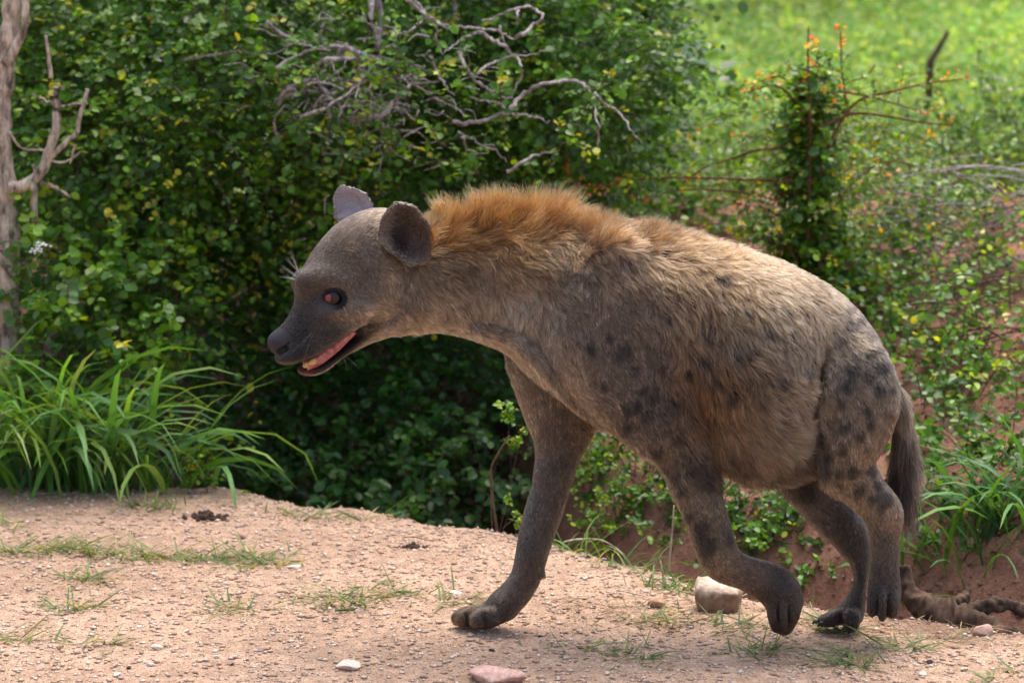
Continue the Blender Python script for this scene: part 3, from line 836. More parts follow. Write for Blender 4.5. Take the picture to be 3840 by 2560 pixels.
# pale wiry hairs among the belly and flank coat; dark-tipped guard hairs in the mane
pale = (rng.random(NH) < .13) & (G[:, 2] > 25) & (G[:, 3] < .6)
hc[pale] = hc[pale] * .5 + np.array([.30, .24, .18]) * .6
dk = (rng.random(NH) < .16) & (G[:, 2] > 16)
hc[dk] *= .35
short = (G[:, 2] < 18) & (G[:, 2] > 4.5); tipr = rng.random(NH)
hc[short & (tipr < .16)] *= 2.1; hc[short & (tipr > .84)] *= .4
er = ear_r
hc[er] = np.array([.12, .095, .075]) * rng.uniform(.6, 1.2, (er.sum(), 1))
rad = np.interp(G[:, 2], [0, 6, 20, 60], [.00042, .00048, .00055, .00062]) * rng.uniform(.8, 1.25, NH)
pts, hc, rad = pts[keep], hc[keep], rad[keep]

# whiskers and stray long hairs
ex_p, ex_c, ex_r = [], [], []
def whisker(conv, a, b, Y, n=1, spread=4, col=(.55, .52, .48), r=.00035, bend=.0):
    for _ in range(n):
        A = at(*conv(a[0] + rng.normal(0, spread), a[1] + rng.normal(0, spread)), Y); B = at(*conv(b[0] + rng.normal(0, spread * 4), b[1] + rng.normal(0, spread * 4)), Y - .02)
        t = np.linspace(0, 1, K)[:, None]
        q = A + (B - A) * t; q[:, 2] += bend * (t[:, 0] * (1 - t[:, 0]))
        ex_p.append(q); ex_c.append(col); ex_r.append(r)
YB = head_world(np.array([[at(*C1(310, 760), 0)[0], 0.0, at(*C1(310, 760), 0)[2]]]))[0, 1]
whisker(C1, (315, 745), (240, 590), YB, 3); whisker(C1, (315, 750), (215, 630), YB, 2); whisker(C1, (290, 800), (200, 775), YB, 3); whisker(C1, (300, 780), (190, 715), YB, 2)
whisker(C1, (860, 1240), (940, 1290), YB + .02, 2, 9, col=(.3, .22, .14), r=.00022); whisker(C1, (640, 1345), (780, 1450), YB, 2, 9, col=(.14, .13, .11), r=.00022, bend=.01)
whisker(C1, (420, 1200), (330, 1350), YB - .05, 3, 12, col=(.2, .18, .17), r=.00025)
pts = np.concatenate([pts, np.array(ex_p)]); hc = np.concatenate([hc, np.array(ex_c)]); rad = np.concatenate([rad, np.array(ex_r)])

def hair_object(name, pts, cols, rad, parent, mat):
    n, k, _ = pts.shape
    h = bpy.data.hair_curves.new(name)
    h.add_curves([k] * n)
    h.attributes["position"].data.foreach_set("vector", pts.astype(np.float32).ravel())
    ra = h.attributes.get("radius") or h.attributes.new("radius", 'FLOAT', 'POINT')
    taper = np.array([1, 1, .85, .6, .15])[:k]
    ra.data.foreach_set("value", (rad[:, None] * taper[None]).astype(np.float32).ravel())
    ca_ = h.attributes.new("col", 'FLOAT_COLOR', 'CURVE')
    c4 = np.ones((n, 4), np.float32); c4[:, :3] = cols.clip(0, .9)
    ca_.data.foreach_set("color", c4.ravel())
    h.materials.append(mat)
    return link(name, h, parent)

m, nt, out = mat_new("hyena_fur")
hbx = N(nt, "ShaderNodeBsdfHairPrincipled"); hbx.model = 'CHIANG'; hbx.parametrization = 'COLOR'
at_ = N(nt, "ShaderNodeAttribute", attribute_name="col")
hi = N(nt, "ShaderNodeHairInfo")
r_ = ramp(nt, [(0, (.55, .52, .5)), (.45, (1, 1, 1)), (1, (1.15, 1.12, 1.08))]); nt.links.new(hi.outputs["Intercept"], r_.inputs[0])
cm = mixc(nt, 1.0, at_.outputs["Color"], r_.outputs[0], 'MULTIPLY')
nt.links.new(cm, hbx.inputs["Color"])
hbx.inputs["Roughness"].default_value = .38; hbx.inputs["Radial Roughness"].default_value = .55; hbx.inputs["Coat"].default_value = 0.0; hbx.inputs["IOR"].default_value = 1.42
nt.links.new(hbx.outputs[0], out.inputs[0])
M_FUR = m
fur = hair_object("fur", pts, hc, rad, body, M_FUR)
fur["kind"] = "stuff"

# ------------------------------------------------------------------ eyes, teeth, gums
def uvsphere(c, r, nu=24, nv=14, sc=(1, 1, 1)):
    u = np.linspace(0, 2 * np.pi, nu, endpoint=False); w = np.linspace(0, np.pi, nv)
    v = np.stack([np.outer(np.sin(w), np.cos(u)), np.outer(np.sin(w), np.sin(u)), np.outer(np.cos(w), np.ones(nu))], -1).reshape(-1, 3) * r * np.array(sc) + c
    i = np.arange(nv - 1)[:, None] * nu; j = np.arange(nu)[None]; j2 = (j + 1) % nu
    return v, np.stack([i + j, i + nu + j, i + nu + j2, i + j2], -1).reshape(-1, 4)

m, nt, out = mat_new("eye_ball")
b = N(nt, "ShaderNodeBsdfPrincipled"); b.inputs["Roughness"].default_value = .12; b.inputs["Specular IOR Level"].default_value = .35
at_ = N(nt, "ShaderNodeAttribute", attribute_name="col"); nt.links.new(at_.outputs["Color"], b.inputs["Base Color"]); nt.links.new(b.outputs[0], out.inputs[0])
M_EYE = m
M_TOOTH = simple_mat("tooth_enamel", (.42, .24, .08), .35, (.56, .38, .17), 120, .1)
M_GUM = simple_mat("gum_flesh", (.50, .19, .19), .32, (.20, .04, .05), 110, .5, coat=.3)
M_RED = simple_mat("eye_red_spot", (.25, .04, .042), .3, (.13, .014, .018), 200, .1, coat=.2)
for s in (-1, 1):
    c = eye_sock + np.array([0, .0075, 0]); c[1] *= -s if s > 0 else 1
    c = np.array([eye_sock[0], s * -(eye_sock[1] + .0055), eye_sock[2]])
    v, f = uvsphere(c, .0212, 40, 30)
    look = np.array([-.35, s * .93, -.12]); look /= np.linalg.norm(look)
    cosang = ((v - c) / .0212) @ look
    colr = np.where(cosang[:, None] > .965, (.004, .004, .005), np.where(cosang[:, None] > .80, (.020, .011, .007), (.012, .008, .007)))
    e = link("eye", mesh_np("eye", head_world(v), f, True, colr), hy, M_EYE)
    if s < 0:
        rp = c + np.array([-.0135, -.0166, .0022])
        v, f = uvsphere(rp, .0074, 20, 14, (1, .55, 1.1))
        link("red_spot", mesh_np("red_spot", head_world(v), f), e, M_RED)
# gums along both jaws, teeth behind the lips
for s in (-1, 1):
    mb = MB()
    gp = np.array([at(*C1(x, y), 0) for x, y in [(702, 1140), (640, 1196), (560, 1268), (480, 1328), (420, 1368), (360, 1400)]])
    gw = np.array([.0555, .049, .0395, .0325, .0275, .023]); gr = np.array([.004, .007, .0098, .0112, .0118, .0105])
    gp[:, 1] = s * (gw - gr * .55)
    q = spline(np.concatenate([gp, gr[:, None]], 1), 24)
    v, f = tube_np(q[:, :3], q[:, 3] * 1.12, 14)
    v[:, 1] = np.repeat(np.r_[q[:, 1]], 14).tolist() + [q[0, 1], q[-1, 1]] + (v[:, 1] - np.r_[np.repeat(q[:, 1], 14), q[0, 1], q[-1, 1]]) * .7
    v = v + (noise3(v, 240, 12)[:, None] - .5) * .0035 + (noise3(v, 90, 13)[:, None] - .5) * .003
    mb.add(head_world(v), f)
    g_o = link("gum", mb.mesh("gum"), hy, M_GUM)
for x, y, r, h, s in [(404, 1360, 33, 30, -1), (356, 1384, 25, 24, -1), (404, 1360, 33, 30, 1)]:
    c = at(*C1(x, y), 0); k = .000306
    c[1] = s * (.0305 - (402 - x) * .00010)
    v, f = uvsphere(np.zeros(3), k, 22, 16, (r, r * .7, h))
    v[:, 0] *= 1 - .35 * np.clip(v[:, 2] / (k * h), 0, 1); v[:, 0] += v[:, 2] * .35; v += (noise3(v + c, 300, 14)[:, None] - .5) * .0012; v = v + c
    link("tooth", mesh_np("tooth", head_world(v), f), hy, M_TOOTH)
# claws
M_CLAW = simple_mat("claw_horn", (.03, .025, .022), .4)
for conv, x0, y0, x1, y1, yy in [(C3, 1798, 1056, 1776, 1066, .060), (C3, 1822, 1066, 1800, 1078, .036),
                                 (C3, 1956, 1100, 1948, 1112, .018)]:
    mb = MB(); a = at(*conv(x0, y0), yy); b2 = at(*conv(x1, y1), yy); mid = (a + b2) / 2 + np.array([0, 0, .004])
    mb.tube(spline([a, mid, b2], 6), np.linspace(.007, .002, 6), 8)
    link("claw", mb.mesh("claw"), hy, M_CLAW)
# ================================================================== GROUND
EDGE_PX = [(-900, 1060), (0, 1100), (300, 1112), (470, 1115), (560, 1122), (700, 1150), (850, 1175), (1000, 1200), (1130, 1214), (1230, 1240), (1330, 1268), (1450, 1305), (1560, 1335), (1700, 1362), (1850, 1385), (2000, 1402),
           (2120, 1428), (2352, 1470), (2900, 1560)]
EP = np.array([on_ground(*V(*p)) for p in EDGE_PX])
def sstep(t): t = np.clip(t, 0, 1); return t * t * (3 - 2 * t)
def edge_y(x): return np.interp(x, EP[:, 0], EP[:, 1])
def fbm(x, y, f, seed, octv=3):
    r = 0; a = 1; s = 0
    for o in range(octv):
        r = r + a * noise3(np.stack([x, y, np.full_like(x, .37)], -1), f * 2 ** o, seed + o); s += a; a *= .5
    return r / s - .5
def terrain(x, y):
    x = np.asarray(x, float); y = np.asarray(y, float)
    sh = x.shape; x = x.ravel(); y = y.ravel()
    t = y - edge_y(x) + fbm(x, y, 5, 20, 2) * .10
    D = np.interp(x, [-2, -.3, .4, 1.2, 3], [.75, .7, .5, .34, .3])
    z = fbm(x, y, 1.3, 11) * .035 + fbm(x, y, 11, 12) * .014 + fbm(x, y, 42, 13, 2) * .0045
    z = z * np.clip(1 + .6 * (t > 0), 0, 2)
    z -= .012 * sstep((t + .35) / .35) * 1.0
    z -= D * sstep(t / np.interp(x, [-2, 0, .6, 1.4], [.3, .3, .5, .6]))
    up = np.interp(x, [-2, -.2, .5, 3], [.30, .32, .42, .45])
    t0 = np.interp(x, [-2, -.15, .30, .6], [1.5, 1.45, .5, .4])
    z += (D + up) * (.55 * sstep((t - t0) / .75) + .45 * sstep((t - t0 - .3) / 3.2))
    z += (fbm(x, y, 14, 35) * .07 + fbm(x, y, 40, 36, 2) * .03) * sstep((t - .15) / .3) * (1 - sstep((y - 4) / 3))
    z += fbm(x, y, 6, 31) * .10 * sstep((t - .4) / .5) * (1 - sstep((y - 5) / 3))
    z += .35 * sstep((y - 14) / 30)
    z += fbm(x, y, .22, 33, 2) * .5 * sstep((y - 9) / 12)
    return z.reshape(sh)
# nothing under the hyena's paws may rise through them
def flat_near_paws(x, y, z):
    for cx, cy in [(-.34, .06), (.62, .05), (.48, -.075), (.76, -.07)]:
        w = np.exp(-(((x - cx) / .16) ** 2 + ((y - cy) / .12) ** 2))
        z = z * (1 - w)
    return z
def gz_at(x, y):
    x = np.asarray(x, float); y = np.asarray(y, float)
    return flat_near_paws(x, y, terrain(x, y))

gxs = np.concatenate([-np.geomspace(400, 3.2, 16), np.linspace(-3, -1.75, 30)[:-1], np.arange(-1.75, 1.75, .0165), np.linspace(1.75, 3, 30), np.geomspace(3.2, 400, 16)])
gys = np.concatenate([[-60, -30, -15, -8, -5, -3.5, -2.5], np.linspace(-2, -.95, 20)[:-1], np.arange(-.95, 2.0, .0165), np.linspace(2.0, 6, 70)[1:], np.geomspace(6.3, 500, 34)])
GX, GY = np.meshgrid(gxs, gys, indexing='ij')
GZ = gz_at(GX, GY)
nx_, ny_ = GX.shape
ii = (np.arange(nx_ - 1)[:, None] * ny_ + np.arange(ny_ - 1)[None]).ravel()
gf = np.stack([ii, ii + ny_, ii + ny_ + 1, ii + 1], -1)
tt = (GY - edge_y(GX)).ravel()
x_, y_ = GX.ravel(), GY.ravel()
tan = np.array([.50, .355, .265]); tan2 = np.array([.42, .29, .21]); red = np.array([.25, .135, .095]); mulch = np.array([.16, .095, .062]); meadow = np.array([.085, .15, .035])
n_a = np.clip(fbm(x_, y_, 2.2, 41) * 2.2 + .5, 0, 1)[:, None]
gc = tan * (1 - n_a) + tan2 * n_a
w_red = sstep((tt + fbm(x_, y_, 7, 42) * .25 - .02) / .22)[:, None]
redm = red * (.75 + .6 * (fbm(x_, y_, 9, 43) + .5))[:, None]
gc = gc * (1 - w_red) + redm * w_red
# right-hand verge is littered and darker
hol = sstep((.25 - x_) / .3) * sstep((tt - .1) / .2) * (1 - sstep((y_ - 6) / 1)); gc = gc * (1 - .75 * hol[:, None]) + np.array([.075, .045, .03]) * .75 * hol[:, None]
w_m = (sstep((x_ - .55) / .35) * np.exp(-((tt - .05) / .17) ** 2) * np.clip(.6 + fbm(x_, y_, 8, 44) * 1.4, 0, 1))[:, None]
gc = gc * (1 - w_m) + mulch * w_m
w_g = sstep((y_ - 5.2 + fbm(x_, y_, 1.5, 45) * 1.8) / 1.6)[:, None]
gc = gc * (1 - w_g) + meadow * w_g

m, nt, out = mat_new("sandy_soil")
b = N(nt, "ShaderNodeBsdfPrincipled"); b.inputs["Roughness"].default_value = .92; b.inputs["Specular IOR Level"].default_value = .15
at_ = N(nt, "ShaderNodeAttribute", attribute_name="col"); tc = N(nt, "ShaderNodeTexCoord")
def noise_node(scale, detail=5, rough=.6):
    n = N(nt, "ShaderNodeTexNoise"); n.inputs["Scale"].default_value = scale; n.inputs["Detail"].default_value = detail; n.inputs["Roughness"].default_value = rough
    nt.links.new(tc.outputs["Object"], n.inputs["Vector"]); return n
n1 = noise_node(160, 6, .75); n2 = noise_node(28, 5); n3 = noise_node(6, 4)
r1 = ramp(nt, [(.28, (.42, .38, .35)), (.5, (1, 1, 1)), (.72, (1.55, 1.5, 1.46))]); nt.links.new(n1.outputs["Fac"], r1.inputs[0])
r2 = ramp(nt, [(.3, (.74, .72, .70)), (.7, (1.2, 1.19, 1.18))]); nt.links.new(n2.outputs["Fac"], r2.inputs[0])
r3 = ramp(nt, [(.35, (.86, .84, .82)), (.65, (1.1, 1.09, 1.08))]); nt.links.new(n3.outputs["Fac"], r3.inputs[0])
c = mixc(nt, 1, at_.outputs["Color"], r1.outputs[0], 'MULTIPLY'); c = mixc(nt, 1, c, r2.outputs[0], 'MULTIPLY'); c = mixc(nt, 1, c, r3.outputs[0], 'MULTIPLY')
nt.links.new(c, b.inputs["Base Color"])
bp = N(nt, "ShaderNodeBump"); bp.inputs["Strength"].default_value = .9; bp.inputs["Distance"].default_value = .006
nt.links.new(n1.outputs["Fac"], bp.inputs["Height"]); bp2 = N(nt, "ShaderNodeBump"); bp2.inputs["Strength"].default_value = .5; bp2.inputs["Distance"].default_value = .02
nt.links.new(n2.outputs["Fac"], bp2.inputs["Height"]); nt.links.new(bp.outputs[0], bp2.inputs["Normal"]); nt.links.new(bp2.outputs[0], b.inputs["Normal"])
nt.links.new(b.outputs[0], out.inputs[0])
M_SOIL = m
tag(link("ground", mesh_np("ground", np.stack([x_, y_, GZ.ravel()], -1), gf, True, gc), None, M_SOIL), kind="structure")

# ------------------------------------------------------------------ grit and stones
m, nt, out = mat_new("stone_chips")
b = N(nt, "ShaderNodeBsdfPrincipled"); b.inputs["Roughness"].default_value = .8; b.inputs["Specular IOR Level"].default_value = .25
at_ = N(nt, "ShaderNodeAttribute", attribute_name="col"); tc = N(nt, "ShaderNodeTexCoord")
nzz = N(nt, "ShaderNodeTexNoise"); nzz.inputs["Scale"].default_value = 90; nzz.inputs["Detail"].default_value = 7; nt.links.new(tc.outputs["Object"], nzz.inputs["Vector"])
rr_ = ramp(nt, [(.3, (.7, .66, .62)), (.7, (1.2, 1.2, 1.2))]); nt.links.new(nzz.outputs["Fac"], rr_.inputs[0])
nt.links.new(mixc(nt, 1, at_.outputs["Color"], rr_.outputs[0], 'MULTIPLY'), b.inputs["Base Color"])
bp = N(nt, "ShaderNodeBump"); bp.inputs["Strength"].default_value = .6; bp.inputs["Distance"].default_value = .004
nt.links.new(nzz.outputs["Fac"], bp.inputs["Height"]); nt.links.new(bp.outputs[0], b.inputs["Normal"]); nt.links.new(b.outputs[0], out.inputs[0])
M_STONE = m

OCT = np.array([(1, 0, 0), (-1, 0, 0), (0, 1, 0), (0, -1, 0), (0, 0, 1), (0, 0, -1)], float)
OCF = np.array([(0, 2, 4), (2, 1, 4), (1, 3, 4), (3, 0, 4), (2, 0, 5), (1, 2, 5), (3, 1, 5), (0, 3, 5)])
PAL = np.array([(.48, .36, .28), (.40, .25, .175), (.60, .50, .42), (.33, .20, .14), (.24, .15, .11), (.50, .33, .25), (.10, .085, .08), (.66, .58, .52)])
def grit(name, n, xr, yr, smin_, smax_, sel):
    x = rng.uniform(*xr, n); y = rng.uniform(*yr, n)
    k = sel(x, y); x, y = x[k], y[k]; n = len(x)
    s = smin_ * (smax_ / smin_) ** (rng.random(n) ** 3.2)
    v = OCT[None] * rng.uniform(.65, 1.25, (n, 6, 1)) * (s[:, None] * np.array([1, 1, .5])[None] * rng.uniform(.75, 1.3, (n, 3)))[:, None]
    a = rng.uniform(0, 6.28, n); ca, sa = np.cos(a)[:, None], np.sin(a)[:, None]
    v = np.stack([v[..., 0] * ca - v[..., 1] * sa, v[..., 0] * sa + v[..., 1] * ca, v[..., 2]], -1)
    v += np.stack([x, y, gz_at(x, y) + s * .18], -1)[:, None]
    c = PAL[rng.choice(len(PAL), n, p=[.28, .16, .22, .08, .04, .13, .02, .07])] * rng.uniform(.7, 1.15, (n, 1))
    c = c * 1.12 * .66 + np.array([.48, .345, .255]) * .34
    f = (np.arange(n)[:, None, None] * 6 + OCF[None]).reshape(-1, 3)
    return tag(link(name, mesh_np(name, v.reshape(-1, 3), f, False, np.repeat(c, 6, 0)), None, M_STONE), kind="stuff")
g1 = grit("gravel", 76000, (-1.6, 1.6), (-.95, 1.6), .0014, .0095, lambda x, y: (y < edge_y(x) + .12))
tag(g1, "fine pinkish grit strewn over the sandy ground", "gravel")

g2 = grit("soil_crumbs", 30000, (-.3, 2.2), (-.1, 4.6), .003, .013, lambda x, y: (y > edge_y(x) + .1))
g2.data.attributes['col'].data.foreach_set('color', np.concatenate([np.repeat(np.array([.25, .14, .10])[None] * rng.uniform(.55, 1.35, (len(g2.data.vertices) // 6, 1)), 6, 0), np.ones((len(g2.data.vertices), 1))], 1).astype(np.float32).ravel())
tag(g2, "reddish crumbs of earth scattered down the bank", "soil")

def stone_mesh(name, seed, sx, sy, sz, col, sub=2, cuts=9):
    """angular stone: a ball cut by random planes, then slightly roughened"""
    r = np.random.default_rng(seed)
    v, f = uvsphere(np.zeros(3), 1.0, 28, 18)
    for _ in range(cuts):
        n = r.normal(0, 1, 3); n /= np.linalg.norm(n); d = r.uniform(.52, .85)
        h = v @ n - d
        v = v - np.where(h > 0, h, 0)[:, None] * n
    v = v * (1 + (noise3(v, 3.5, seed) - .5)[:, None] * .12 + (noise3(v, 11, seed)[:, None] - .5) * .035)
    v = v * np.array([sx, sy, sz])
    return mesh_np(name, v, f, False, np.array(col) * (0.85 + .3 * noise3(v * 40, 1, seed)[:, None]))

def hit(px, py, y0=-1.0, y1=9.0):
    """where the ray through a photograph pixel meets the terrain"""
    Ys = np.linspace(y0, y1, 400); P = at(np.full(400, px), np.full(400, py), Ys)
    d = P[:, 2] - gz_at(P[:, 0], P[:, 1])
    k = np.argmax(d < 0) if (d < 0).any() else 399
    return P[k]

def place(o, px, py, sink=0.0, rz=0.0, Y=None):
    """stand an object on the ground where a photograph pixel meets it"""
    p = on_ground(px, py)
    for _ in range(4): p = on_ground(px, py, float(gz_at(p[0], p[1])))
    o.location = (p[0], p[1], float(gz_at(p[0], p[1])) - sink)
    o.rotation_euler = (0, 0, rz)
    return o

# the pale block behind the near forepaw: flat top, broken sides
def block_stone():
    top = np.array([(-.050, -.028), (-.020, -.040), (.046, -.030), (.056, .006), (.030, .036), (-.012, .040), (-.052, .022)])
    rows = []
    for z, s, off in ((-.008, .80, 0), (.012, .93, 1), (.038, 1.03, 2), (.053, 1.0, 3), (.061, .90, 4)):
        zz = z + (top[:, 0] * -.10 + top[:, 1] * .16) * (z > .04) + rng.normal(0, .0015, len(top))
        rows.append(np.stack([top[:, 0] * s, top[:, 1] * s, zz], -1))
    # denser rings
    n = len(top); per = 6
    R = []
    for r in rows:
        q = []
        for i in range(n):
            for t in np.arange(per) / per: q.append(r[i] * (1 - t) + r[(i + 1) % n] * t)
        R.append(q)
    R = np.array(R); k = n * per
    R += rng.normal(0, .0011, R.shape)
    v = R.reshape(-1, 3); f = []
    for a in range(len(R) - 1):
        for i in range(k): f.append((a * k + i, a * k + (i + 1) % k, (a + 1) * k + (i + 1) % k, (a + 1) * k + i))
    c = len(v); v = np.concatenate([v, [R[-1].mean(0) + (0, 0, .003)], [R[0].mean(0)]])
    for i in range(k):
        f.append(((len(R) - 1) * k + i, (len(R) - 1) * k + (i + 1) % k, c, c)); f.append(((i + 1) % k, i, c + 1, c + 1))
    col = np.where(v[:, 2:3] > .047, (.56, .44, .36), (.27, .18, .125)) * (0.85 + .3 * noise3(v, 60, 3)[:, None])  # lit top and shaded sides painted into the stone's colour
    return mesh_np("stone", v, np.array(f), False, col)
o = link("stone", block_stone(), None, M_STONE)
place(o, *V(1648, 1402), sink=.006, rz=-.1); o.scale = (1.02, 1.05, 1.18)
tag(o, "large pale flat-topped stone beside the hyena's lifted front paw", "stone")
o = link("stone", stone_mesh("stone", 5, .026, .020, .018, (.46, .29, .20)), None, M_STONE); place(o, *V(1506, 1392), rz=.3, sink=-.004)
tag(o, "small tan angular stone next to the large flat-topped stone", "stone")
STONES = [((800, 1528), .042, .03, .012, (.66, .52, .44), "broad flat pinkish stone half sunk in the sand", 11), ((1150, 1560), .075, .06, .022, (.55, .36, .30), "big reddish pink rock sunk at the near edge of the ground", 12),
          ((672, 1302), .026, .014, .005, (.80, .72, .64), "flat white stone beside the dry grass tufts", 13), ((555, 1236), .014, .012, .012, (.34, .22, .18), "round brown pebble on bare sand behind the grass row", 14),
          ((2330, 1420), .045, .03, .022, (.42, .34, .31), "grey rock beside the brown root", 15), ((2260, 1452), .03, .022, .016, (.40, .27, .22), "reddish rock lying under the brown root", 16),
          ((2300, 1440), .028, .012, .010, (.12, .12, .13), "dark slate-grey stone beside the brown root", 17), ((1048, 1362), .020, .012, .005, (.78, .70, .64), "flat white stone near the planted front paw", 18)]
for (p, sx, sy, sz, c, lab, sd) in STONES:
    o = link("stone", stone_mesh("stone", sd, sx, sy, sz, c), None, M_STONE); place(o, *V(*p), rz=sd, sink=-sz * .35); tag(o, lab, "stone")
PEB = [(360, 1492, 13), (192, 1485, 9), (345, 1528, 9), (530, 1525, 9), (540, 1510, 7), (600, 1492, 10), (497, 1510, 8), (170, 1345, 7), (355, 1320, 8), (820, 1405, 8), (838, 1476, 7), (1080, 1460, 8), (1395, 1548, 8),
       (1590, 1540, 7), (1700, 1545, 8), (1955, 1535, 6), (1480, 1512, 7), (1870, 1395, 7), (1345, 1330, 8), (1395, 1380, 7), (210, 1460, 8), (95, 1535, 9), (270, 1552, 10), (700, 1550, 9), (90, 1305, 7), (240, 1335, 6), (1255, 1375, 6),
       (1380, 1360, 5), (2215, 1538, 8), (2050, 1520, 7), (2120, 1550, 9), (975, 1555, 9), (430, 1450, 6), (1010, 1525, 6), (320, 1440, 6), (1640, 1500, 6), (1300, 1480, 6), (880, 1340, 5)]
pm = [stone_mesh("pebble", 30 + i, 1, .8, .55, c) for i, c in enumerate([(.70, .60, .52), (.58, .43, .35), (.78, .72, .66), (.50, .36, .28)])]
for i, (x, y, r) in enumerate(PEB):
    o = link("pebble", pm[i % 4]); place(o, *V(x, y), rz=i * 1.7, sink=-r * .00035)
    k = r * .00115; o.scale = (k, k, k)
    cn = ("cream", "tan pink", "white", "brownish")[i % 4]; sn = "tiny" if r < 7 else ("small" if r < 9 else "larger")
    tag(o, f"{sn} {cn} pebble lying loose on the sandy ground", "pebble", f"{sn} {cn} pebbles on the sand")
for i, (x, y, r) in enumerate([(1130, 1494, 7), (520, 1246, 6), (2135, 1522, 9), (1340, 1418, 5), (295, 1534, 7), (1240, 1462, 5)]):
    if i == 0: dm = stone_mesh("pebble", 50, 1, .7, .5, (.055, .052, .055))
    o = link("pebble", dm, None, M_STONE); place(o, *V(x, y), rz=i * 2.1, sink=-r * .0003); k = r * .00115; o.scale = (k, k, k)
    tag(o, "small dark grey pebble lying loose on the sandy ground", "pebble", "dark pebbles on the sand")
for me in pm: me.materials.append(M_STONE)
# ================================================================== PLANTS
def norm(a): return a / (np.linalg.norm(a, axis=-1, keepdims=True) + 1e-9)

def leaf_mat(name, trans=.4, rough=.42, spec=.45):
    m, nt, out = mat_new(name)
    b = N(nt, "ShaderNodeBsdfPrincipled"); b.inputs["Roughness"].default_value = rough; b.inputs["Specular IOR Level"].default_value = spec
    t = N(nt, "ShaderNodeBsdfTranslucent"); mx = N(nt, "ShaderNodeMixShader"); mx.inputs[0].default_value = trans
    a = N(nt, "ShaderNodeAttribute", attribute_name="col")
    nt.links.new(a.outputs["Color"], b.inputs["Base Color"])
    tcx = mixc(nt, 1, a.outputs["Color"], (1.5, 1.35, .55), 'MULTIPLY')
    nt.links.new(tcx, t.inputs[0]); nt.links.new(b.outputs[0], mx.inputs[1]); nt.links.new(t.outputs[0], mx.inputs[2]); nt.links.new(mx.outputs[0], out.inputs[0])
    return m
M_LEAF = leaf_mat("leaf", .44, .33, .5)
M_MEADOW = leaf_mat("meadow_leaf", .45, .7, .2)
M_GRASS = leaf_mat("grass_blade", .38, .5, .35)
def bark_mat(name, c1, c2, scale=40):
    m, nt, out = mat_new(name)
    b = N(nt, "ShaderNodeBsdfPrincipled"); b.inputs["Roughness"].default_value = .85; b.inputs["Specular IOR Level"].default_value = .2
    tc = N(nt, "ShaderNodeTexCoord"); mp = N(nt, "ShaderNodeMapping"); mp.inputs["Scale"].default_value = (1, 1, .35)
    nt.links.new(tc.outputs["Object"], mp.inputs[0])
    n = N(nt, "ShaderNodeTexNoise"); n.inputs["Scale"].default_value = scale; n.inputs["Detail"].default_value = 8; n.inputs["Roughness"].default_value = .7
    nt.links.new(mp.outputs[0], n.inputs["Vector"])
    r = ramp(nt, [(.38, c1), (.5, tuple((np.array(c1) + np.array(c2)) / 2)), (.62, c2)]); nt.links.new(n.outputs["Fac"], r.inputs[0]); nt.links.new(r.outputs[0], b.inputs["Base Color"])
    bp = N(nt, "ShaderNodeBump"); bp.inputs["Strength"].default_value = .9; bp.inputs["Distance"].default_value = .01
    nt.links.new(n.outputs["Fac"], bp.inputs["Height"]); nt.links.new(bp.outputs[0], b.inputs["Normal"]); nt.links.new(b.outputs[0], out.inputs[0])
    return m
M_BARK = bark_mat("pale_bark", (.09, .065, .05), (.70, .58, .46), 34)
M_DEAD = bark_mat("weathered_wood", (.17, .14, .135), (.56, .50, .495), 60)
M_TWIG = bark_mat("brown_twig", (.07, .045, .03), (.17, .11, .075), 60)
M_REDTWIG = bark_mat("red_stem", (.11, .045, .03), (.23, .105, .065), 60)
M_ROOT = bark_mat("root_wood", (.03, .019, .013), (.12, .074, .05), 26)

LEAF_V = np.array([(0, 0, 0), (.42, .30, .10), (.40, .72, .10), (0, 1, 0), (-.40, .72, .10), (-.42, .30, .10)])
LEAF_F = np.array([(0, 1, 2, 3), (0, 3, 4, 5)])
LEAF_GAIN = np.array([1.75, 1.8, 1.1])
def leaves_np(pos, axis, nrm, length, width, col):
    """many small leaves: base position, long axis, upper normal"""
    axis = norm(axis); nrm = norm(nrm - (nrm * axis).sum(-1, keepdims=True) * axis); side = np.cross(axis, nrm)
    n = len(pos)
    lv = LEAF_V[None]
    v = pos[:, None] + side[:, None] * (lv[..., 0:1] * width[:, None, None]) + axis[:, None] * (lv[..., 1:2] * length[:, None, None]) + nrm[:, None] * (lv[..., 2:3] * width[:, None, None] * rng.uniform(-.6, 2.2, (n, 1, 1)))
    v = v - nrm[:, None] * (lv[..., 1:2] ** 2 * length[:, None, None] * .22)
    f = (np.arange(n)[:, None, None] * 6 + LEAF_F[None]).reshape(-1, 4)
    return v.reshape(-1, 3), f, np.repeat(col * LEAF_GAIN, 6, 0)

def tubes_np(pts, rad, sides=4):
    n, k, _ = pts.shape
    t = np.gradient(pts, axis=1); t = norm(t)
    ref = np.where(np.abs(t[..., 2:3]) < .8, np.array([0, 0, 1.0]), np.array([1.0, 0, 0]))
    u = norm(np.cross(t, ref)); w = np.cross(t, u)
    a = np.linspace(0, 2 * np.pi, sides, endpoint=False)
    v = pts[:, :, None] + rad[:, :, None, None] * (np.cos(a)[:, None] * u[:, :, None] + np.sin(a)[:, None] * w[:, :, None])
    i = np.arange(n)[:, None, None] * (k * sides) + np.arange(k - 1)[None, :, None] * sides
    j = np.arange(sides)[None, None]; j2 = (j + 1) % sides
    f = np.stack(np.broadcast_arrays(i + j, i + j2, i + sides + j2, i + sides + j), -1).reshape(-1, 4)
    return v.reshape(-1, 3), f

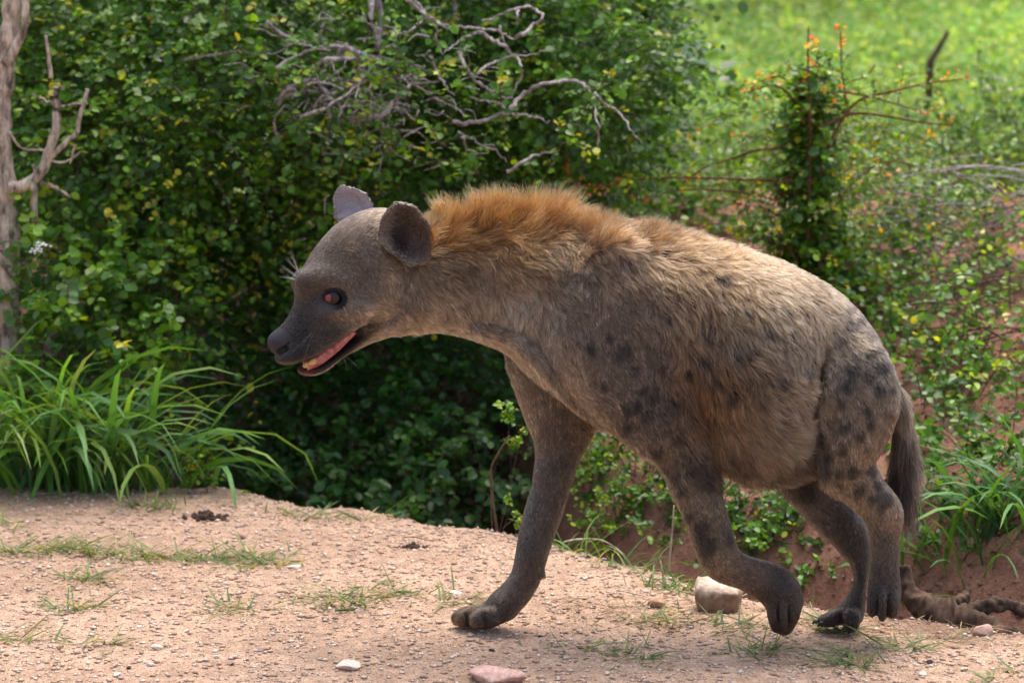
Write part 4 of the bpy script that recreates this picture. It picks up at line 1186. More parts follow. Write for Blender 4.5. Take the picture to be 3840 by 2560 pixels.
def shoots(org, dirv, length, nleaf, lsize, droop=.3, wob=.12, tip_col=None, cols=None, spread=1.0, aspect=.9, r0=.0022, upn=.7, K=6, tipn=4, jit=.25):
    """leafy shoots; returns (leaf verts, faces, colours), (stem verts, faces)"""
    n = len(org); s = np.linspace(0, 1, K)
    dirv = norm(dirv)
    P = org[:, None] + dirv[:, None] * (length[:, None] * s)[..., None]
    P[:, :, 2] -= (length * droop)[:, None] * s ** 2
    P = P + rng.normal(0, 1, (n, 1, 3)) * (length * wob)[:, None, None] * np.sin(s * 3.1)[None, :, None]
    q = np.linspace(.12, 1.0, nleaf)[None] + rng.uniform(-.03, .03, (n, nleaf))
    q = np.clip(q, 0, .999) * (K - 1); i = q.astype(int); t = (q - i)[..., None]
    ar = np.arange(n)[:, None]
    pos = P[ar, i] * (1 - t) + P[ar, i + 1] * t
    tan = norm(P[ar, i + 1] - P[ar, i])
    up = np.array([0, 0, 1.0])
    side = norm(np.cross(tan, up) + 1e-4)
    alt = np.where((np.arange(nleaf) % 2 == 0), 1, -1)[None, :, None]
    ax = side * alt * spread + tan * .55 + rng.normal(0, .45, pos.shape)
    nr = up * upn + rng.normal(0, .5, pos.shape) + np.array([0, -.35, 0])
    pos = pos + rng.normal(0, jit, pos.shape) * lsize * .5
    L = lsize * rng.uniform(.55, 1.25, (n, nleaf)) * np.interp(np.arange(nleaf) / nleaf, [0, .6, 1], [1, 1, .6])[None]
    cs = cols if cols is not None else np.array([(.045, .11, .022)])
    base = cs[rng.integers(0, len(cs), n)]
    c = np.repeat(base[:, None], nleaf, 1) * rng.uniform(.65, 1.35, (n, nleaf, 1))
    if tip_col is not None:
        tc_, frac = tip_col
        mk = (np.arange(nleaf)[None] >= nleaf - tipn) & (rng.random(n) < frac)[:, None]
        c = np.where(mk[..., None], np.asarray(tc_)[rng.integers(0, len(tc_), n)][:, None] * rng.uniform(.7, 1.2, (n, nleaf, 1)), c)
    Lf = leaves_np(pos.reshape(-1, 3), ax.reshape(-1, 3), nr.reshape(-1, 3), L.ravel(), L.ravel() * aspect, c.reshape(-1, 3))
    rad = np.linspace(1, .35, K)[None] * r0 * np.ones((n, 1))
    return Lf, tubes_np(P, rad, 3)

class Plant:
    def __init__(s, name, label, cat, loc, group=None):
        s.o = link(name, None); s.o.location = loc; tag(s.o, label, cat, group); s.loc = np.array(loc, float)
        s.lv, s.lf, s.lc, s.n = [], [], [], 0
        s.sv, s.sf, s.sn = [], [], 0
    def leaf(s, L):
        v, f, c = L; s.lv.append(v); s.lf.append(f + s.n); s.lc.append(c); s.n += len(v)
    def stem(s, S):
        v, f = S; s.sv.append(v); s.sf.append(f + s.sn); s.sn += len(v)
    def add(s, LS): s.leaf(LS[0]); s.stem(LS[1])
    def branch(s, pts, r, mat, name="branch", sides=7):
        mb = MB(); mb.tube(np.asarray(pts) - s.loc, r, sides); return link(name, mb.mesh(name), s.o, mat)
    def finish(s, leafmat=None, stemmat=None, fname="foliage", sname="twigs"):
        if s.lv:
            o = link(fname, mesh_np(fname, np.concatenate(s.lv) - s.loc, np.concatenate(s.lf), False, np.concatenate(s.lc)), s.o, leafmat or M_LEAF); o["kind"] = "stuff"
        if s.sv:
            o = link(sname, mesh_np(sname, np.concatenate(s.sv) - s.loc, np.concatenate(s.sf), True), s.o, stemmat or M_TWIG); o["kind"] = "stuff"
        return s.o

def blob_shoots(blobs, per_m2, Lr=(.18, .38), back=False):
    """origins and directions on the camera/up sides of ellipsoid blobs given as (x, y, z, rx, ry, rz)"""
    O, Dv, W = [], [], []
    for (bx, by, bz, rx, ry, rz) in blobs:
        area = 2 * math.pi * (rx * rz + rx * ry + ry * rz) / 3 * 1.4
        n = int(area * per_m2)
        d = norm(rng.normal(0, 1, (n * 2, 3)))
        if not back: d = d[(d[:, 1] < .35) | (d[:, 2] > .25)]
        d = d[:n]
        r = rng.uniform(.62, 1.0, len(d))[:, None] ** .6
        O.append(np.array([bx, by, bz]) + d * np.array([rx, ry, rz]) * r); Dv.append(d)
    return np.concatenate(O), np.concatenate(Dv)

def vt(x, y, r, flat=.8):
    """blob seated on the terrain that appears at (x, y)"""
    h = hit(*V(x, y + r * .75))
    e = at(*V(x + r, y), h[1]); c = at(*V(x, y), h[1]); R = e[0] - c[0]
    return (c[0], h[1] + .02, c[2], R, R * flat, R * .85)

def vb(x, y, r, Y, ry=None, rz=None):
    """blob from a picture position (2352 px scale), pixel radius and depth Y"""
    c = at(*V(x, y), Y); e = at(*V(x + r, y), Y)
    R = e[0] - c[0]
    return (c[0], c[1], c[2], R, ry or R * .8, rz or R * .85)

GREEN = np.array([(.050, .125, .020), (.042, .105, .024), (.036, .092, .026), (.060, .140, .018), (.048, .105, .035)])
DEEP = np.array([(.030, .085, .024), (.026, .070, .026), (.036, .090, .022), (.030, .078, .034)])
YEL = np.array([(.23, .27, .022), (.16, .24, .02), (.28, .25, .03), (.12, .22, .02)])

YG_ = np.array([(.085, .175, .022), (.07, .16, .022)])
# ------------------------------------------------------------------ the big shrub behind the animal's head
def big_shrub():
    base = (-.7, 3.2, float(gz_at(-.7, 3.2)))
    p = Plant("thicket_shrub", "large dense dark green shrub with small round leaves behind the hyena's head", "shrub", base)
    upper = [vb(330, 260, 260, 2.5, .5), vb(560, 110, 240, 2.6, .55), vb(250, 60, 230, 2.9, .5), vb(620, 330, 230, 2.6, .45), vb(820, 180, 250, 3.0, .5), vb(860, 440, 230, 2.9, .4), vb(400, 480, 220, 2.75, .4),
             vb(1060, 60, 260, 3.1, .5), vb(1260, 180, 260, 3.0, .55), vb(1120, 330, 220, 3.1, .4), vb(1370, 120, 190, 3.0, .5), vb(1330, 330, 180, 3.1, .4), vb(1250, 480, 180, 3.3, .3), vb(60, 330, 220, 2.9, .4), vb(-150, 200, 260, 2.9, .5),
             vb(700, 560, 200, 2.9, .35), vb(1000, 560, 200, 3.2, .3)]
    lower = [vb(300, 640, 210, 2.6, .4), vb(520, 700, 200, 2.9, .3), vb(620, 860, 190, 2.95, .3), vb(820, 900, 200, 2.95, .3), vb(1000, 960, 190, 2.85, .3), vb(600, 1030, 150, 2.8, .3), vb(760, 1090, 170, 2.6, .3), vb(940, 1100, 170, 2.5, .28), vb(1080, 1100, 120, 2.4, .22),
             vb(760, 740, 190, 3.0, .3), vb(950, 760, 190, 3.1, .3), vb(1100, 860, 150, 3.0, .3), vb(700, 1190, 150, 2.35, .25), vb(860, 1210, 150, 2.2, .25), vb(1030, 1220, 120, 2.1, .2), vb(560, 1170, 120, 2.5, .25)]
    crown = [(-1.9, 3.7, 1.9, .9, .8, .7), (-1.0, 3.6, 2.15, .9, .8, .6), (-.1, 3.5, 2.1, .9, .9, .6), (.12, 3.6, 1.8, .5, .7, .6), (-.5, 2.8, 2.0, .8, .6, .45), (-2.3, 3.2, 1.2, .8, .9, .8)]
    back = [(-1.8, 4.3, 1.0, .8, .5, 1.1), (-1.0, 4.4, 1.0, .8, .5, 1.2), (-.2, 4.4, 1.0, .8, .5, 1.1), (.1, 4.2, .8, .5, .5, .9), (-1.0, 4.0, .2, 1.3, .4, .5), (-.1, 4.0, .2, .7, .4, .5)]
    def grow(bl, per, cols, tip, ls, nl=13, droop=.35, back=False, lr=(.16, .36)):
        O, D = blob_shoots(bl, per, back=back)
        n = len(O)
        d = D * .8 + np.array([0, -.25, .25]) + rng.normal(0, .35, (n, 3))
        p.add(shoots(O - norm(d) * .06, d, rng.uniform(*lr, n), nl, ls, droop, tip_col=tip, cols=cols, upn=1.1))
    grow(upper, 150, np.concatenate([GREEN, YG_]), (YEL, .34), .031, 15)
    grow(upper[:4] + [upper[6]], 60, np.concatenate([YG_, GREEN]), (YEL, .7), .030)  # extra yellow leaves paint in the sunlit upper left
    grow(lower, 110, DEEP, (GREEN, .3), .036)  # deeper greens paint in the shade low in the shrub
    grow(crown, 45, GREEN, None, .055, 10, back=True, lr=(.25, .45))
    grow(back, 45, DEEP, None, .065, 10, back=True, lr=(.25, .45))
    # trunks inside
    for (x0, y0, x1, y1, Y, r) in [(640, 1180, 520, 700, 3.5, .03), (700, 1180, 860, 500, 3.6, .035), (900, 1200, 1000, 600, 3.6, .03), (500, 1150, 330, 500, 3.3, .028), (1060, 1190, 1100, 700, 3.3, .025), (1150, 1210, 1130, 820, 3.0, .016)]:
        a = at(*V(x0, y0), Y); a[2] = gz_at(a[0], a[1]) - .03; b_ = at(*V(x1, y1), Y + .2)
        mid = (a + b_) / 2 + rng.normal(0, .06, 3)
        q = spline([a, mid, b_], 9); p.branch(q, np.linspace(r, r * .5, 9), M_TWIG, "stem")
    # bare woody twigs that show among the leaves
    for (x0, y0, x1, y1, Y, r) in [(860, -20, 866, 110, 2.35, .014), (740, -10, 730, 90, 2.45, .008), (1040, 60, 1030, -30, 2.6, .01), (370, 520, 200, 640, 2.3, .014), (480, 560, 620, 380, 2.4, .007), (700, 640, 560, 720, 2.6, .006)]:
        q = spline([at(*V(x0, y0), Y), at(*V((x0 + x1) / 2 + 10, (y0 + y1) / 2), Y + .05), at(*V(x1, y1), Y)], 7); p.branch(q, np.linspace(r, r * .6, 7), M_DEAD, "branch")
    p.finish()
big_shrub()

# ------------------------------------------------------------------ dead branches caught in front of the shrub
def dead_branches():
    Y0 = 2.0
    org = at(*V(1090, 300), 2.6)
    p = Plant("dead_branches", "tangle of bare grey dead branches lodged in the dark shrub", "branches", tuple(org))
    K6 = lambda x, y: ((1200 + x * .5952) / 1.63265, (y * .5952) / 1.63265)
    def line(pts, r, conv=None, Y=Y0, dz=.12, name="branch"):
        P = np.array([at(*V(*(conv(*q) if conv else q)), Y + rng.normal(0, dz * .3)) for q in pts])
        n = len(P) * 4; q = spline(P, n); q = q + rng.normal(0, .0022, q.shape)
        return p.branch(q, np.linspace(r, r * .38, n) * .76, M_DEAD, name, 6)
    main = [([(545, 0), (620, 70), (700, 120), (780, 165), (900, 175), (1020, 180), (1120, 195), (1180, 235), (1230, 250)], .0085), ([(1230, 240), (1300, 205), (1350, 150), (1400, 110), (1350, 60), (1270, 45), (1180, 70), (1100, 110), (1020, 135)], .0085),
            ([(1000, 195), (1080, 250), (1150, 280), (1190, 330), (1240, 365), (1270, 420), (1265, 490), (1230, 560), (1210, 610)], .0085), ([(830, 770), (950, 775), (1040, 765), (1120, 725), (1190, 710), (1150, 680), (1110, 645), (1040, 640), (950, 620)], .0095),
            ([(1190, 710), (1280, 725), (1370, 745), (1440, 775)], .006), ([(1190, 700), (1260, 610), (1330, 570), (1400, 530), (1500, 520), (1600, 512), (1650, 530), (1700, 580), (1725, 650), (1740, 740), (1755, 820), (1745, 970)], .009),
            ([(1725, 590), (1790, 650), (1870, 700), (1930, 770), (1970, 840), (2030, 900)], .006), ([(880, 340), (910, 420), (960, 480), (1020, 540), (1080, 580), (1140, 610), (1210, 620)], .0095),
            ([(990, 470), (1060, 410), (1130, 390), (1220, 350), (1330, 350), (1410, 325)], .006), ([(250, 470), (340, 465), (420, 485), (480, 503), (600, 505), (740, 515)], .0065), ([(320, 750), (420, 710), (470, 640), (540, 570), (600, 500), (665, 420)], .012),
            ([(0, 300), (120, 295), (240, 330), (330, 360), (420, 370), (500, 400)], .013), ([(0, 380), (140, 370), (260, 365), (400, 385)], .011), ([(160, 290), (100, 370), (50, 430), (0, 480)], .010), ([(240, 330), (240, 420), (300, 470), (260, 540)], .008),
            ([(740, 170), (735, 240), (745, 300), (775, 350)], .006), ([(490, 225), (570, 190), (640, 140), (680, 105)], .006), ([(1235, 60), (1245, 110), (1240, 170)], .006), ([(600, 0), (650, 60), (690, 110)], .007), ([(980, 210), (900, 250), (840, 290), (780, 330)], .006),
            ([(0, 560), (80, 590), (140, 560), (240, 530), (330, 420)], .010), ([(0, 650), (60, 620), (130, 660), (120, 760)], .008), ([(70, 750), (120, 690), (220, 660), (300, 640), (420, 700)], .008), ([(240, 560), (260, 640), (200, 720)], .007),
            ([(870, 840), (950, 870), (1020, 920), (1110, 950), (1180, 1020)], .006), ([(900, 860), (930, 940), (1060, 970)], .005), ([(1180, 1090), (1270, 1030), (1380, 975), (1500, 945)], .008), ([(470, 680), (540, 710), (600, 760)], .007),
            ([(720, 620), (800, 660), (870, 690), (920, 745)], .006), ([(330, 0), (320, 100), (345, 200), (360, 320)], .012), ([(700, 360), (730, 440), (770, 500), (800, 560), (840, 600)], .007), ([(1130, 160), (1150, 230), (1200, 330)], .005)]
    for pts, r in main: line([K6(*q) for q in pts], r, Y=Y0 + rng.normal(0, .06))
    # left part of the tangle (outside that crop)
    for pts, r in [([(415, 140), (480, 128), (540, 118), (620, 122), (680, 100), (720, 92)], .006), ([(520, 152), (570, 158), (610, 175), (650, 170)], .005), ([(610, 50), (650, 80), (700, 105), (760, 115)], .009),
                   ([(560, 60), (620, 75), (680, 92)], .005), ([(630, 160), (680, 130), (740, 108), (800, 110)], .009), ([(640, 240), (660, 205), (690, 215), (720, 190), (790, 205)], .009), ([(640, 320), (630, 280), (655, 240)], .007), ([(720, 250), (740, 220), (760, 235), (750, 275)], .006),
                   ([(660, 200), (740, 180), (830, 185), (900, 170)], .008), ([(690, 270), (760, 240), (820, 200), (850, 160)], .007)]:
        line(pts, r, Y=Y0 + rng.normal(0, .08))
    tw = []
    for _ in range(190):
        x, y = rng.normal(820, 130), rng.normal(215, 75)
        a = rng.uniform(0, 6.28); l = rng.uniform(25, 80)
        tw.append(np.array([at(*V(x, y), Y0 + .1), at(*V(x + l * .5 * math.cos(a) + rng.normal(0, 8), y + l * .3 * math.sin(a) + rng.normal(0, 8)), Y0 + .1 + rng.normal(0, .05)), at(*V(x + l * math.cos(a), y + l * .6 * math.sin(a) + 12), Y0 + rng.normal(0, .12))]))
    tw = np.array([spline(t, 5) for t in tw])
    p.stem(tubes_np(tw, np.linspace(.0028, .0012, 5)[None] * rng.uniform(.6, 1.5, (len(tw), 1)), 4))
    p.finish(stemmat=M_DEAD)
    q = Plant("leafy_sprays", "light green leafy sprays growing up through the dead branches", "foliage", tuple(at(*V(950, 330), 2.1)))
    O = np.array([at(*V(x, y), 1.92 + rng.normal(0, .05)) for x, y in [(925, 130), (935, 160), (915, 175), (700, 170), (760, 250), (880, 200), (1010, 330), (900, 330), (820, 310), (680, 300), (1080, 150), (1150, 230), (1290, 330), (1340, 260), (960, 60), (640, 180), (720, 330), (1000, 370), (1100, 400), (1380, 200)] for _ in range(4)])
    d = np.stack([rng.normal(0, .8, len(O)), rng.normal(-.3, .3, len(O)), rng.normal(.3, .5, len(O))], -1)
    q.add(shoots(O, d, rng.uniform(.07, .17, len(O)), 8, .028, .3, cols=np.concatenate([YG_, GREEN]), tip_col=(YEL, .4), upn=1.0)); q.finish()
dead_branches()

# ------------------------------------------------------------------ thin tree at the left edge
def left_tree():
    Y = 1.9
    a = at(*V(20, 1000), Y); base = np.array([a[0], Y, float(gz_at(a[0], Y))])
    p = Plant("young_tree", "thin pale-barked tree with a forked dead side branch at the left", "tree", tuple(base))
    tr = [base, at(*V(18, 700), Y), at(*V(22, 560), Y), at(*V(12, 420), Y), at(*V(2, 300), Y), at(*V(8, 180), Y), at(*V(22, 60), Y), at(*V(35, -60), Y)]
    q = spline(tr, 40); p.branch(q + rng.normal(0, .002, q.shape), np.interp(np.linspace(0, 1, 40), [0, .4, 1], [.036, .032, .026]) * (1 + rng.normal(0, .09, 40)), M_BARK, "trunk", 10)
    for pts, r in [([(18, 430), (60, 425), (95, 395), (112, 350), (128, 300), (132, 250), (128, 200)], .019), ([(112, 365), (150, 330), (175, 300), (195, 230), (200, 205)], .009), ([(75, 420), (78, 480), (80, 520)], .013), ([(95, 420), (130, 432), (165, 455)], .006),
                   ([(85, 400), (75, 375)], .006), ([(128, 240), (100, 228), (75, 218)], .004), ([(140, 245), (170, 240), (200, 235)], .004), ([(130, 205), (150, 198)], .004), ([(118, 180), (112, 130), (105, 80)], .007), ([(8, 150), (45, 90), (60, 30), (55, -40)], .016),
                   ([(172, 330), (168, 355), (160, 375)], .005), ([(110, 370), (150, 372), (185, 350)], .004), ([(20, 300), (50, 340), (110, 345)], .004)]:
        P = np.array([at(*V(*t), Y - .03) for t in pts]); n = max(6, len(P) * 3); q = spline(P, n); p.branch(q + rng.normal(0, .0015, q.shape), np.linspace(r, r * .6, n), M_BARK, "branch", 7)
    # crown above the frame
    O, D = blob_shoots([(base[0] + .05, Y + .1, 2.35, .5, .45, .4), (base[0] - .3, Y + .3, 2.2, .4, .4, .35)], 60, back=True)
    p.add(shoots(O, D + rng.normal(0, .3, D.shape), rng.uniform(.2, .35, len(O)), 11, .04, .3, cols=GREEN))
    p.finish(fname="crown")
left_tree()

# ------------------------------------------------------------------ smaller bushes and herbs
def bush(name, label, cat, blobs, per, ls, cols, tip, nl=12, lr=(.14, .3), droop=.2, group=None, aspect=.9, up=.5, stemmat=None, r0=.002, tipn=4, base=None, upn=.7, spread=1.0):
    b0 = blobs[0]
    bx, by = (base if base else (b0[0], b0[1]))
    p = Plant(name, label, cat, (bx, by, float(gz_at(bx, by))), group)
    O, D = blob_shoots(blobs, per)
    d = D * .8 + np.array([0, -.15, up]) + rng.normal(0, .35, D.shape)
    p.add(shoots(O - norm(d) * .05, d, rng.uniform(*lr, len(O)), nl, ls, droop, tip_col=tip, cols=cols, aspect=aspect, r0=r0, tipn=tipn, upn=upn, spread=spread))
    # woody stems from the base into the blobs
    root = np.array([bx, by, float(gz_at(bx, by)) - .02])
    for b in blobs:
        e = np.array(b[:3]); mid = (root + e) / 2 + rng.normal(0, .04, 3)
        rs = min(.009, .045 * b[3]); p.branch(spline([root, mid, e], 8), np.linspace(rs, rs * .45, 8), stemmat or M_TWIG, "stem", 5)
    p.finish(stemmat=stemmat)
    return p
YG = np.array([(.10, .19, .022), (.075, .165, .022), (.13, .21, .025), (.06, .14, .03)])
PALE = np.array([(.10, .17, .05), (.085, .16, .045), (.13, .19, .06), (.07, .13, .045)])
bush("leafy_shrub", "yellow-green leafy shrub behind the tall grass at the tree's foot", "shrub", [vb(150, 640, 150, 1.95, .25), vb(290, 590, 130, 2.1, .25), vb(60, 560, 130, 2.1, .22), vb(340, 720, 110, 1.95, .2), vb(240, 800, 130, 1.85, .2), vb(90, 780, 120, 1.9, .2)],
     150, .034, np.concatenate([YG, GREEN]), (YEL, .3), lr=(.12, .26))
bush("leafy_shrub", "trailing green shrub hanging over the dark hollow beside the tall grass", "shrub", [vb(400, 640, 70, 2.2, .15), vb(430, 740, 60, 2.1, .12), vb(400, 860, 60, 1.9, .12)], 190, .030, np.concatenate([YG, GREEN]), (YEL, .5), lr=(.14, .28), droop=.5, up=.2)

# ---- right: slender shrub wrapped into a leafy column, with arching red stems
def column_shrub():
    Y = 2.7
    c = at(*V(1862, 640), Y); base = (c[0], Y, float(gz_at(c[0], Y)))
    p = Plant("column_shrub", "tall narrow green shrub with orange shoot tips and arching red stems", "shrub", base)
    O = []
    for y, w, n in [(170, 16, 26), (210, 22, 32), (250, 22, 34), (300, 22, 36), (350, 26, 36), (400, 28, 36), (450, 34, 40), (500, 44, 46), (550, 60, 60), (600, 90, 80), (650, 100, 80)]:
        for _ in range(n): O.append(at(*V(1862 + rng.normal(0, w * .62), y + rng.uniform(-26, 26)), Y + rng.normal(0, .07)))
    O = np.array(O)
    d = np.stack([rng.normal(0, .8, len(O)), rng.normal(-.3, .5, len(O)), rng.normal(.1, .5, len(O))], -1)
    p.add(shoots(O, d, rng.uniform(.06, .15, len(O)), 9, .030, .35, cols=np.concatenate([YG * .9, YG_ * 1.15, GREEN]), tip_col=(YEL, .35), tipn=3, upn=1.1))
    # wider loose leaves round it
    O = np.array([at(*V(1862 + rng.normal(0, 120), rng.uniform(190, 620)), Y + rng.normal(.1, .12)) for _ in range(230)])
    d = np.stack([rng.normal(0, 1, len(O)), rng.normal(-.2, .4, len(O)), rng.normal(.15, .4, len(O))], -1)
    p.add(shoots(O, d, rng.uniform(.10, .24, len(O)), 7, .024, .4, cols=np.concatenate([YG, PALE]), tip_col=(np.array([(.42, .20, .03), (.30, .24, .03)]), .35), tipn=2))
    OR = np.array([(.50, .17, .035), (.42, .13, .04), (.48, .25, .04)])
    arcs = [([(1855, 560), (1860, 300), (1856, 150), (1857, 60)], .006, 1), ([(1945, 240), (1935, 170), (1932, 110), (1930, 70)], .004, 1), ([(1800, 340), (1740, 345), (1680, 365), (1620, 385), (1570, 420)], .0055, .5), ([(1870, 415), (1770, 415), (1650, 410), (1560, 408), (1470, 412), (1390, 428), (1330, 425)], .0052, .6),
            ([(1720, 445), (1650, 437), (1580, 436), (1520, 445), (1460, 460)], .0042, .4), ([(1900, 340), (1960, 240), (2050, 210), (2130, 192), (2210, 182)], .0055, .5), ([(1880, 295), (1960, 262), (2040, 268), (2110, 280), (2180, 288)], .0055, .5), ([(1870, 240), (1800, 180), (1760, 182), (1720, 195)], .004, .9),
            ([(1870, 270), (1790, 200), (1740, 205), (1710, 215)], .004, .7), ([(1920, 210), (1990, 220), (2060, 240), (2130, 262)], .004, .4), ([(1300, 345), (1296, 370), (1303, 400), (1330, 428)], .003, 1), ([(1880, 620), (1900, 520), (1950, 430), (2010, 380)], .004, .4), ([(1830, 600), (1780, 520), (1745, 470), (1700, 450)], .004, .4),
            ([(2010, 150), (1990, 175), (1950, 190), (1900, 215)], .003, .8)]
    for pts, r, tipf in arcs:
        P = np.array([at(*V(*t), Y - .12 + rng.normal(0, .02)) for t in pts]); n = len(P) * 5; q = spline(P, n)
        p.branch(q, np.linspace(r, r * .4, n), M_REDTWIG, "stem", 5)
        k = max(6, n // 2); idx = np.linspace(n * .25, n - 1, k).astype(int)
        dd = np.stack([rng.normal(0, .5, k), rng.normal(-.2, .3, k), rng.normal(.3, .6, k)], -1)
        tipm = (np.arange(k) / k) > (1 - tipf * .6)
        for msk, cc in ((~tipm, np.concatenate([YG, PALE])), (tipm, OR)):
            if msk.sum(): p.add(shoots(q[idx][msk], dd[msk], rng.uniform(.02, .06, msk.sum()), 4, .016, .1, cols=cc, r0=.001))
    p.finish(stemmat=M_REDTWIG)
column_shrub()

# ---- right: loose twiggy bush on the red bank
def twiggy(name, label, blobs, per, ls, cols, tip, twigs, seed_px, Y, mat=None):
    p = bush(name, label, "shrub", blobs, per, ls, cols, tip, nl=9, lr=(.14, .34), droop=.25, aspect=.85)
    T = []
    for _ in range(twigs):
        x, y = rng.uniform(*seed_px[0]), rng.uniform(*seed_px[1]); l = rng.uniform(60, 260); a = rng.normal(.12, .25)
        T.append(spline([at(*V(x, y), Y), at(*V(x + l * .5, y + l * .5 * math.sin(a) - l * .06), Y - .05), at(*V(x + l * math.cos(a), y + l * math.sin(a)), Y + rng.normal(0, .1))], 7))
    T = np.array(T); v, f = tubes_np(T, np.linspace(.0024, .0012, 7)[None] * rng.uniform(.6, 1.5, (len(T), 1)), 4)
    o = link("dry_twigs", mesh_np("dry_twigs", v - p.loc, f), p.o, mat or M_DEAD); o["kind"] = "stuff"
twiggy("twiggy_bush", "loose pale green twiggy bush on the bank above the hyena's rump", [vt(2080, 450, 110), vt(2220, 400, 120), vt(2330, 330, 120), vt(2200, 540, 120), vt(2330, 580, 110), vt(2040, 560, 90), vt(2360, 450, 100), vt(1980, 480, 70), vt(2140, 620, 80), vt(2260, 640, 80)], 210, .030, np.concatenate([PALE, GREEN]), (YEL, .15), 90, ((1930, 2330), (380, 640)), 2.9)
twiggy("twiggy_bush", "sparse low twiggy bush spilling down the red bank by the hyena's tail", [vt(2060, 690, 70), vt(2160, 720, 90), vt(2290, 750, 100), vt(2120, 830, 60), vt(2230, 850, 80), vt(2350, 870, 80), vt(2070, 780, 50), vt(2180, 800, 60), vt(2300, 830, 60), vt(2150, 880, 50), vt(2250, 920, 60)], 260, .028, np.concatenate([GREEN, YG]), (YEL, .14), 60, ((2050, 2300), (620, 1000)), 2.1, M_TWIG)
bush("leafy_shrub", "dense dark green shrub at the foot of the bank behind the hyena's tail", "shrub", [vt(2130, 930, 60), vt(2110, 1010, 55), vt(2190, 1000, 70), vt(2290, 1010, 80), vt(2150, 1090, 60), vt(2250, 1090, 70), vt(2345, 1090, 70)], 330, .026, np.concatenate([GREEN, DEEP, GREEN]), (YEL, .12), lr=(.08, .2))
bush("leafy_shrub", "green leafy shrub growing just behind the hyena's rump", "shrub", [vt(1930, 580, 80), vt(2010, 640, 70), vt(1790, 510, 70), vt(1990, 550, 70), vt(1700, 490, 55), vt(2040, 740, 45), vt(1880, 540, 60), vt(1600, 470, 50), vt(2000, 700, 50)], 240, .030, np.concatenate([GREEN, YG]), (YEL, .18), lr=(.1, .22))
# ---- behind and between the legs
bush("herb", "small-leaved yellow-green herb growing between the hyena's front legs", "herb", [vt(1400, 1030, 60), vt(1480, 1090, 60), vt(1360, 1110, 55), vt(1450, 1170, 55), vt(1530, 1040, 45), vt(1330, 1060, 45), vt(1560, 1130, 45), vt(1400, 1210, 50), vt(1540, 1210, 45)], 620, .020, np.concatenate([YG, GREEN]), (YEL, .35), lr=(.08, .2), up=.9)
bush("herb", "low green herb growing on red soil under the hyena's belly", "herb", [vt(1700, 1170, 55), vt(1760, 1230, 55), vt(1690, 1270, 45), vt(1810, 1190, 45), vt(1650, 1180, 45), vt(1850, 1250, 40), vt(1640, 1240, 40)], 620, .022, np.concatenate([GREEN, DEEP]), (YEL, .1), lr=(.08, .2), up=.6)
bush("herb", "low sprawling weeds between the hyena's lifted paw and hind legs", "herb", [vt(1790, 1320, 40), vt(1850, 1345, 40), vt(1720, 1305, 36), vt(1900, 1320, 36)], 620, .018, GREEN, (YEL, .1), lr=(.06, .13), up=.4)
bush("herb", "leafy weeds with small leaves just in front of the hind foot's root", "herb", [vt(2110, 1160, 40), vt(2130, 1220, 40), vt(2200, 1170, 45), vt(2250, 1220, 40), vt(2300, 1170, 45)], 420, .022, np.concatenate([GREEN, DEEP]), (YEL, .1), lr=(.08, .16))
bush("herb", "thin upright sprig with yellow-green leaves before the planted front leg", "herb", [vb(1165, 920, 16, 1.15, .03), vb(1172, 1000, 22, 1.15, .03), vb(1170, 950, 18, 1.15, .03)], 700, .017, YG, (YEL, .6), lr=(.04, .09), base=(at(*V(1135, 1215), 1.1)[0], 1.1))
bush("herb", "tiny leafy sprig growing at the foot of the planted front leg", "herb", [vb(1190, 1185, 16, .95, .02), vb(1180, 1165, 14, .97, .02)], 900, .014, YG, (YEL, .4), lr=(.03, .06))
bush("herb", "small yellow-green sprig on the lip of the dark hollow", "herb", [vb(470, 1085, 26, 1.5, .04), vb(440, 1060, 24, 1.5, .04)], 800, .020, YG, (YEL, .6), lr=(.05, .12))
bush("herb", "single tiny seedling on the sandy rim of the hollow", "herb", [vb(562, 1108, 8, 1.5, .01)], 3000, .016, YG, (YEL, .9), lr=(.02, .03))

# ------------------------------------------------------------------ grass
def blade_np(root, tip_dir, length, width, bend, col, K=7):
    """one arching blade with a folded midrib"""
    h = norm(np.array([tip_dir[0], tip_dir[1], 0.0])); s = np.linspace(0, 1, K)
    up = np.array([0, 0, 1.0])
    ang = tip_dir[2] - bend * s ** 1.4
    d = np.cos(ang)[:, None] * h + np.sin(ang)[:, None] * up
    P = root + np.concatenate([[np.zeros(3)], np.cumsum((d[:-1] + d[1:]) / 2 * length / (K - 1), 0)])
    side = np.cross(h, up); tw = rng.normal(0, .35)
    nrm = -np.sin(ang)[:, None] * h + np.cos(ang)[:, None] * up
    sd = side * math.cos(tw) + nrm * math.sin(tw)
    w = width * np.interp(s, [0, .15, .5, .85, 1], [.55, .9, 1, .55, .03])[:, None]
    v = np.concatenate([P - sd * w / 2 + nrm * w * .12, P, P + sd * w / 2 + nrm * w * .12])
    i = np.arange(K - 1)
    f = np.concatenate([np.stack([i, K + i, K + i + 1, i + 1], -1), np.stack([K + i, 2 * K + i, 2 * K + i + 1, K + i + 1], -1)])
    c = np.asarray(col) * np.interp(np.tile(s, 3), [0, .2, 1], [1.0, 1, 1.1])[:, None]
    return v, f, c

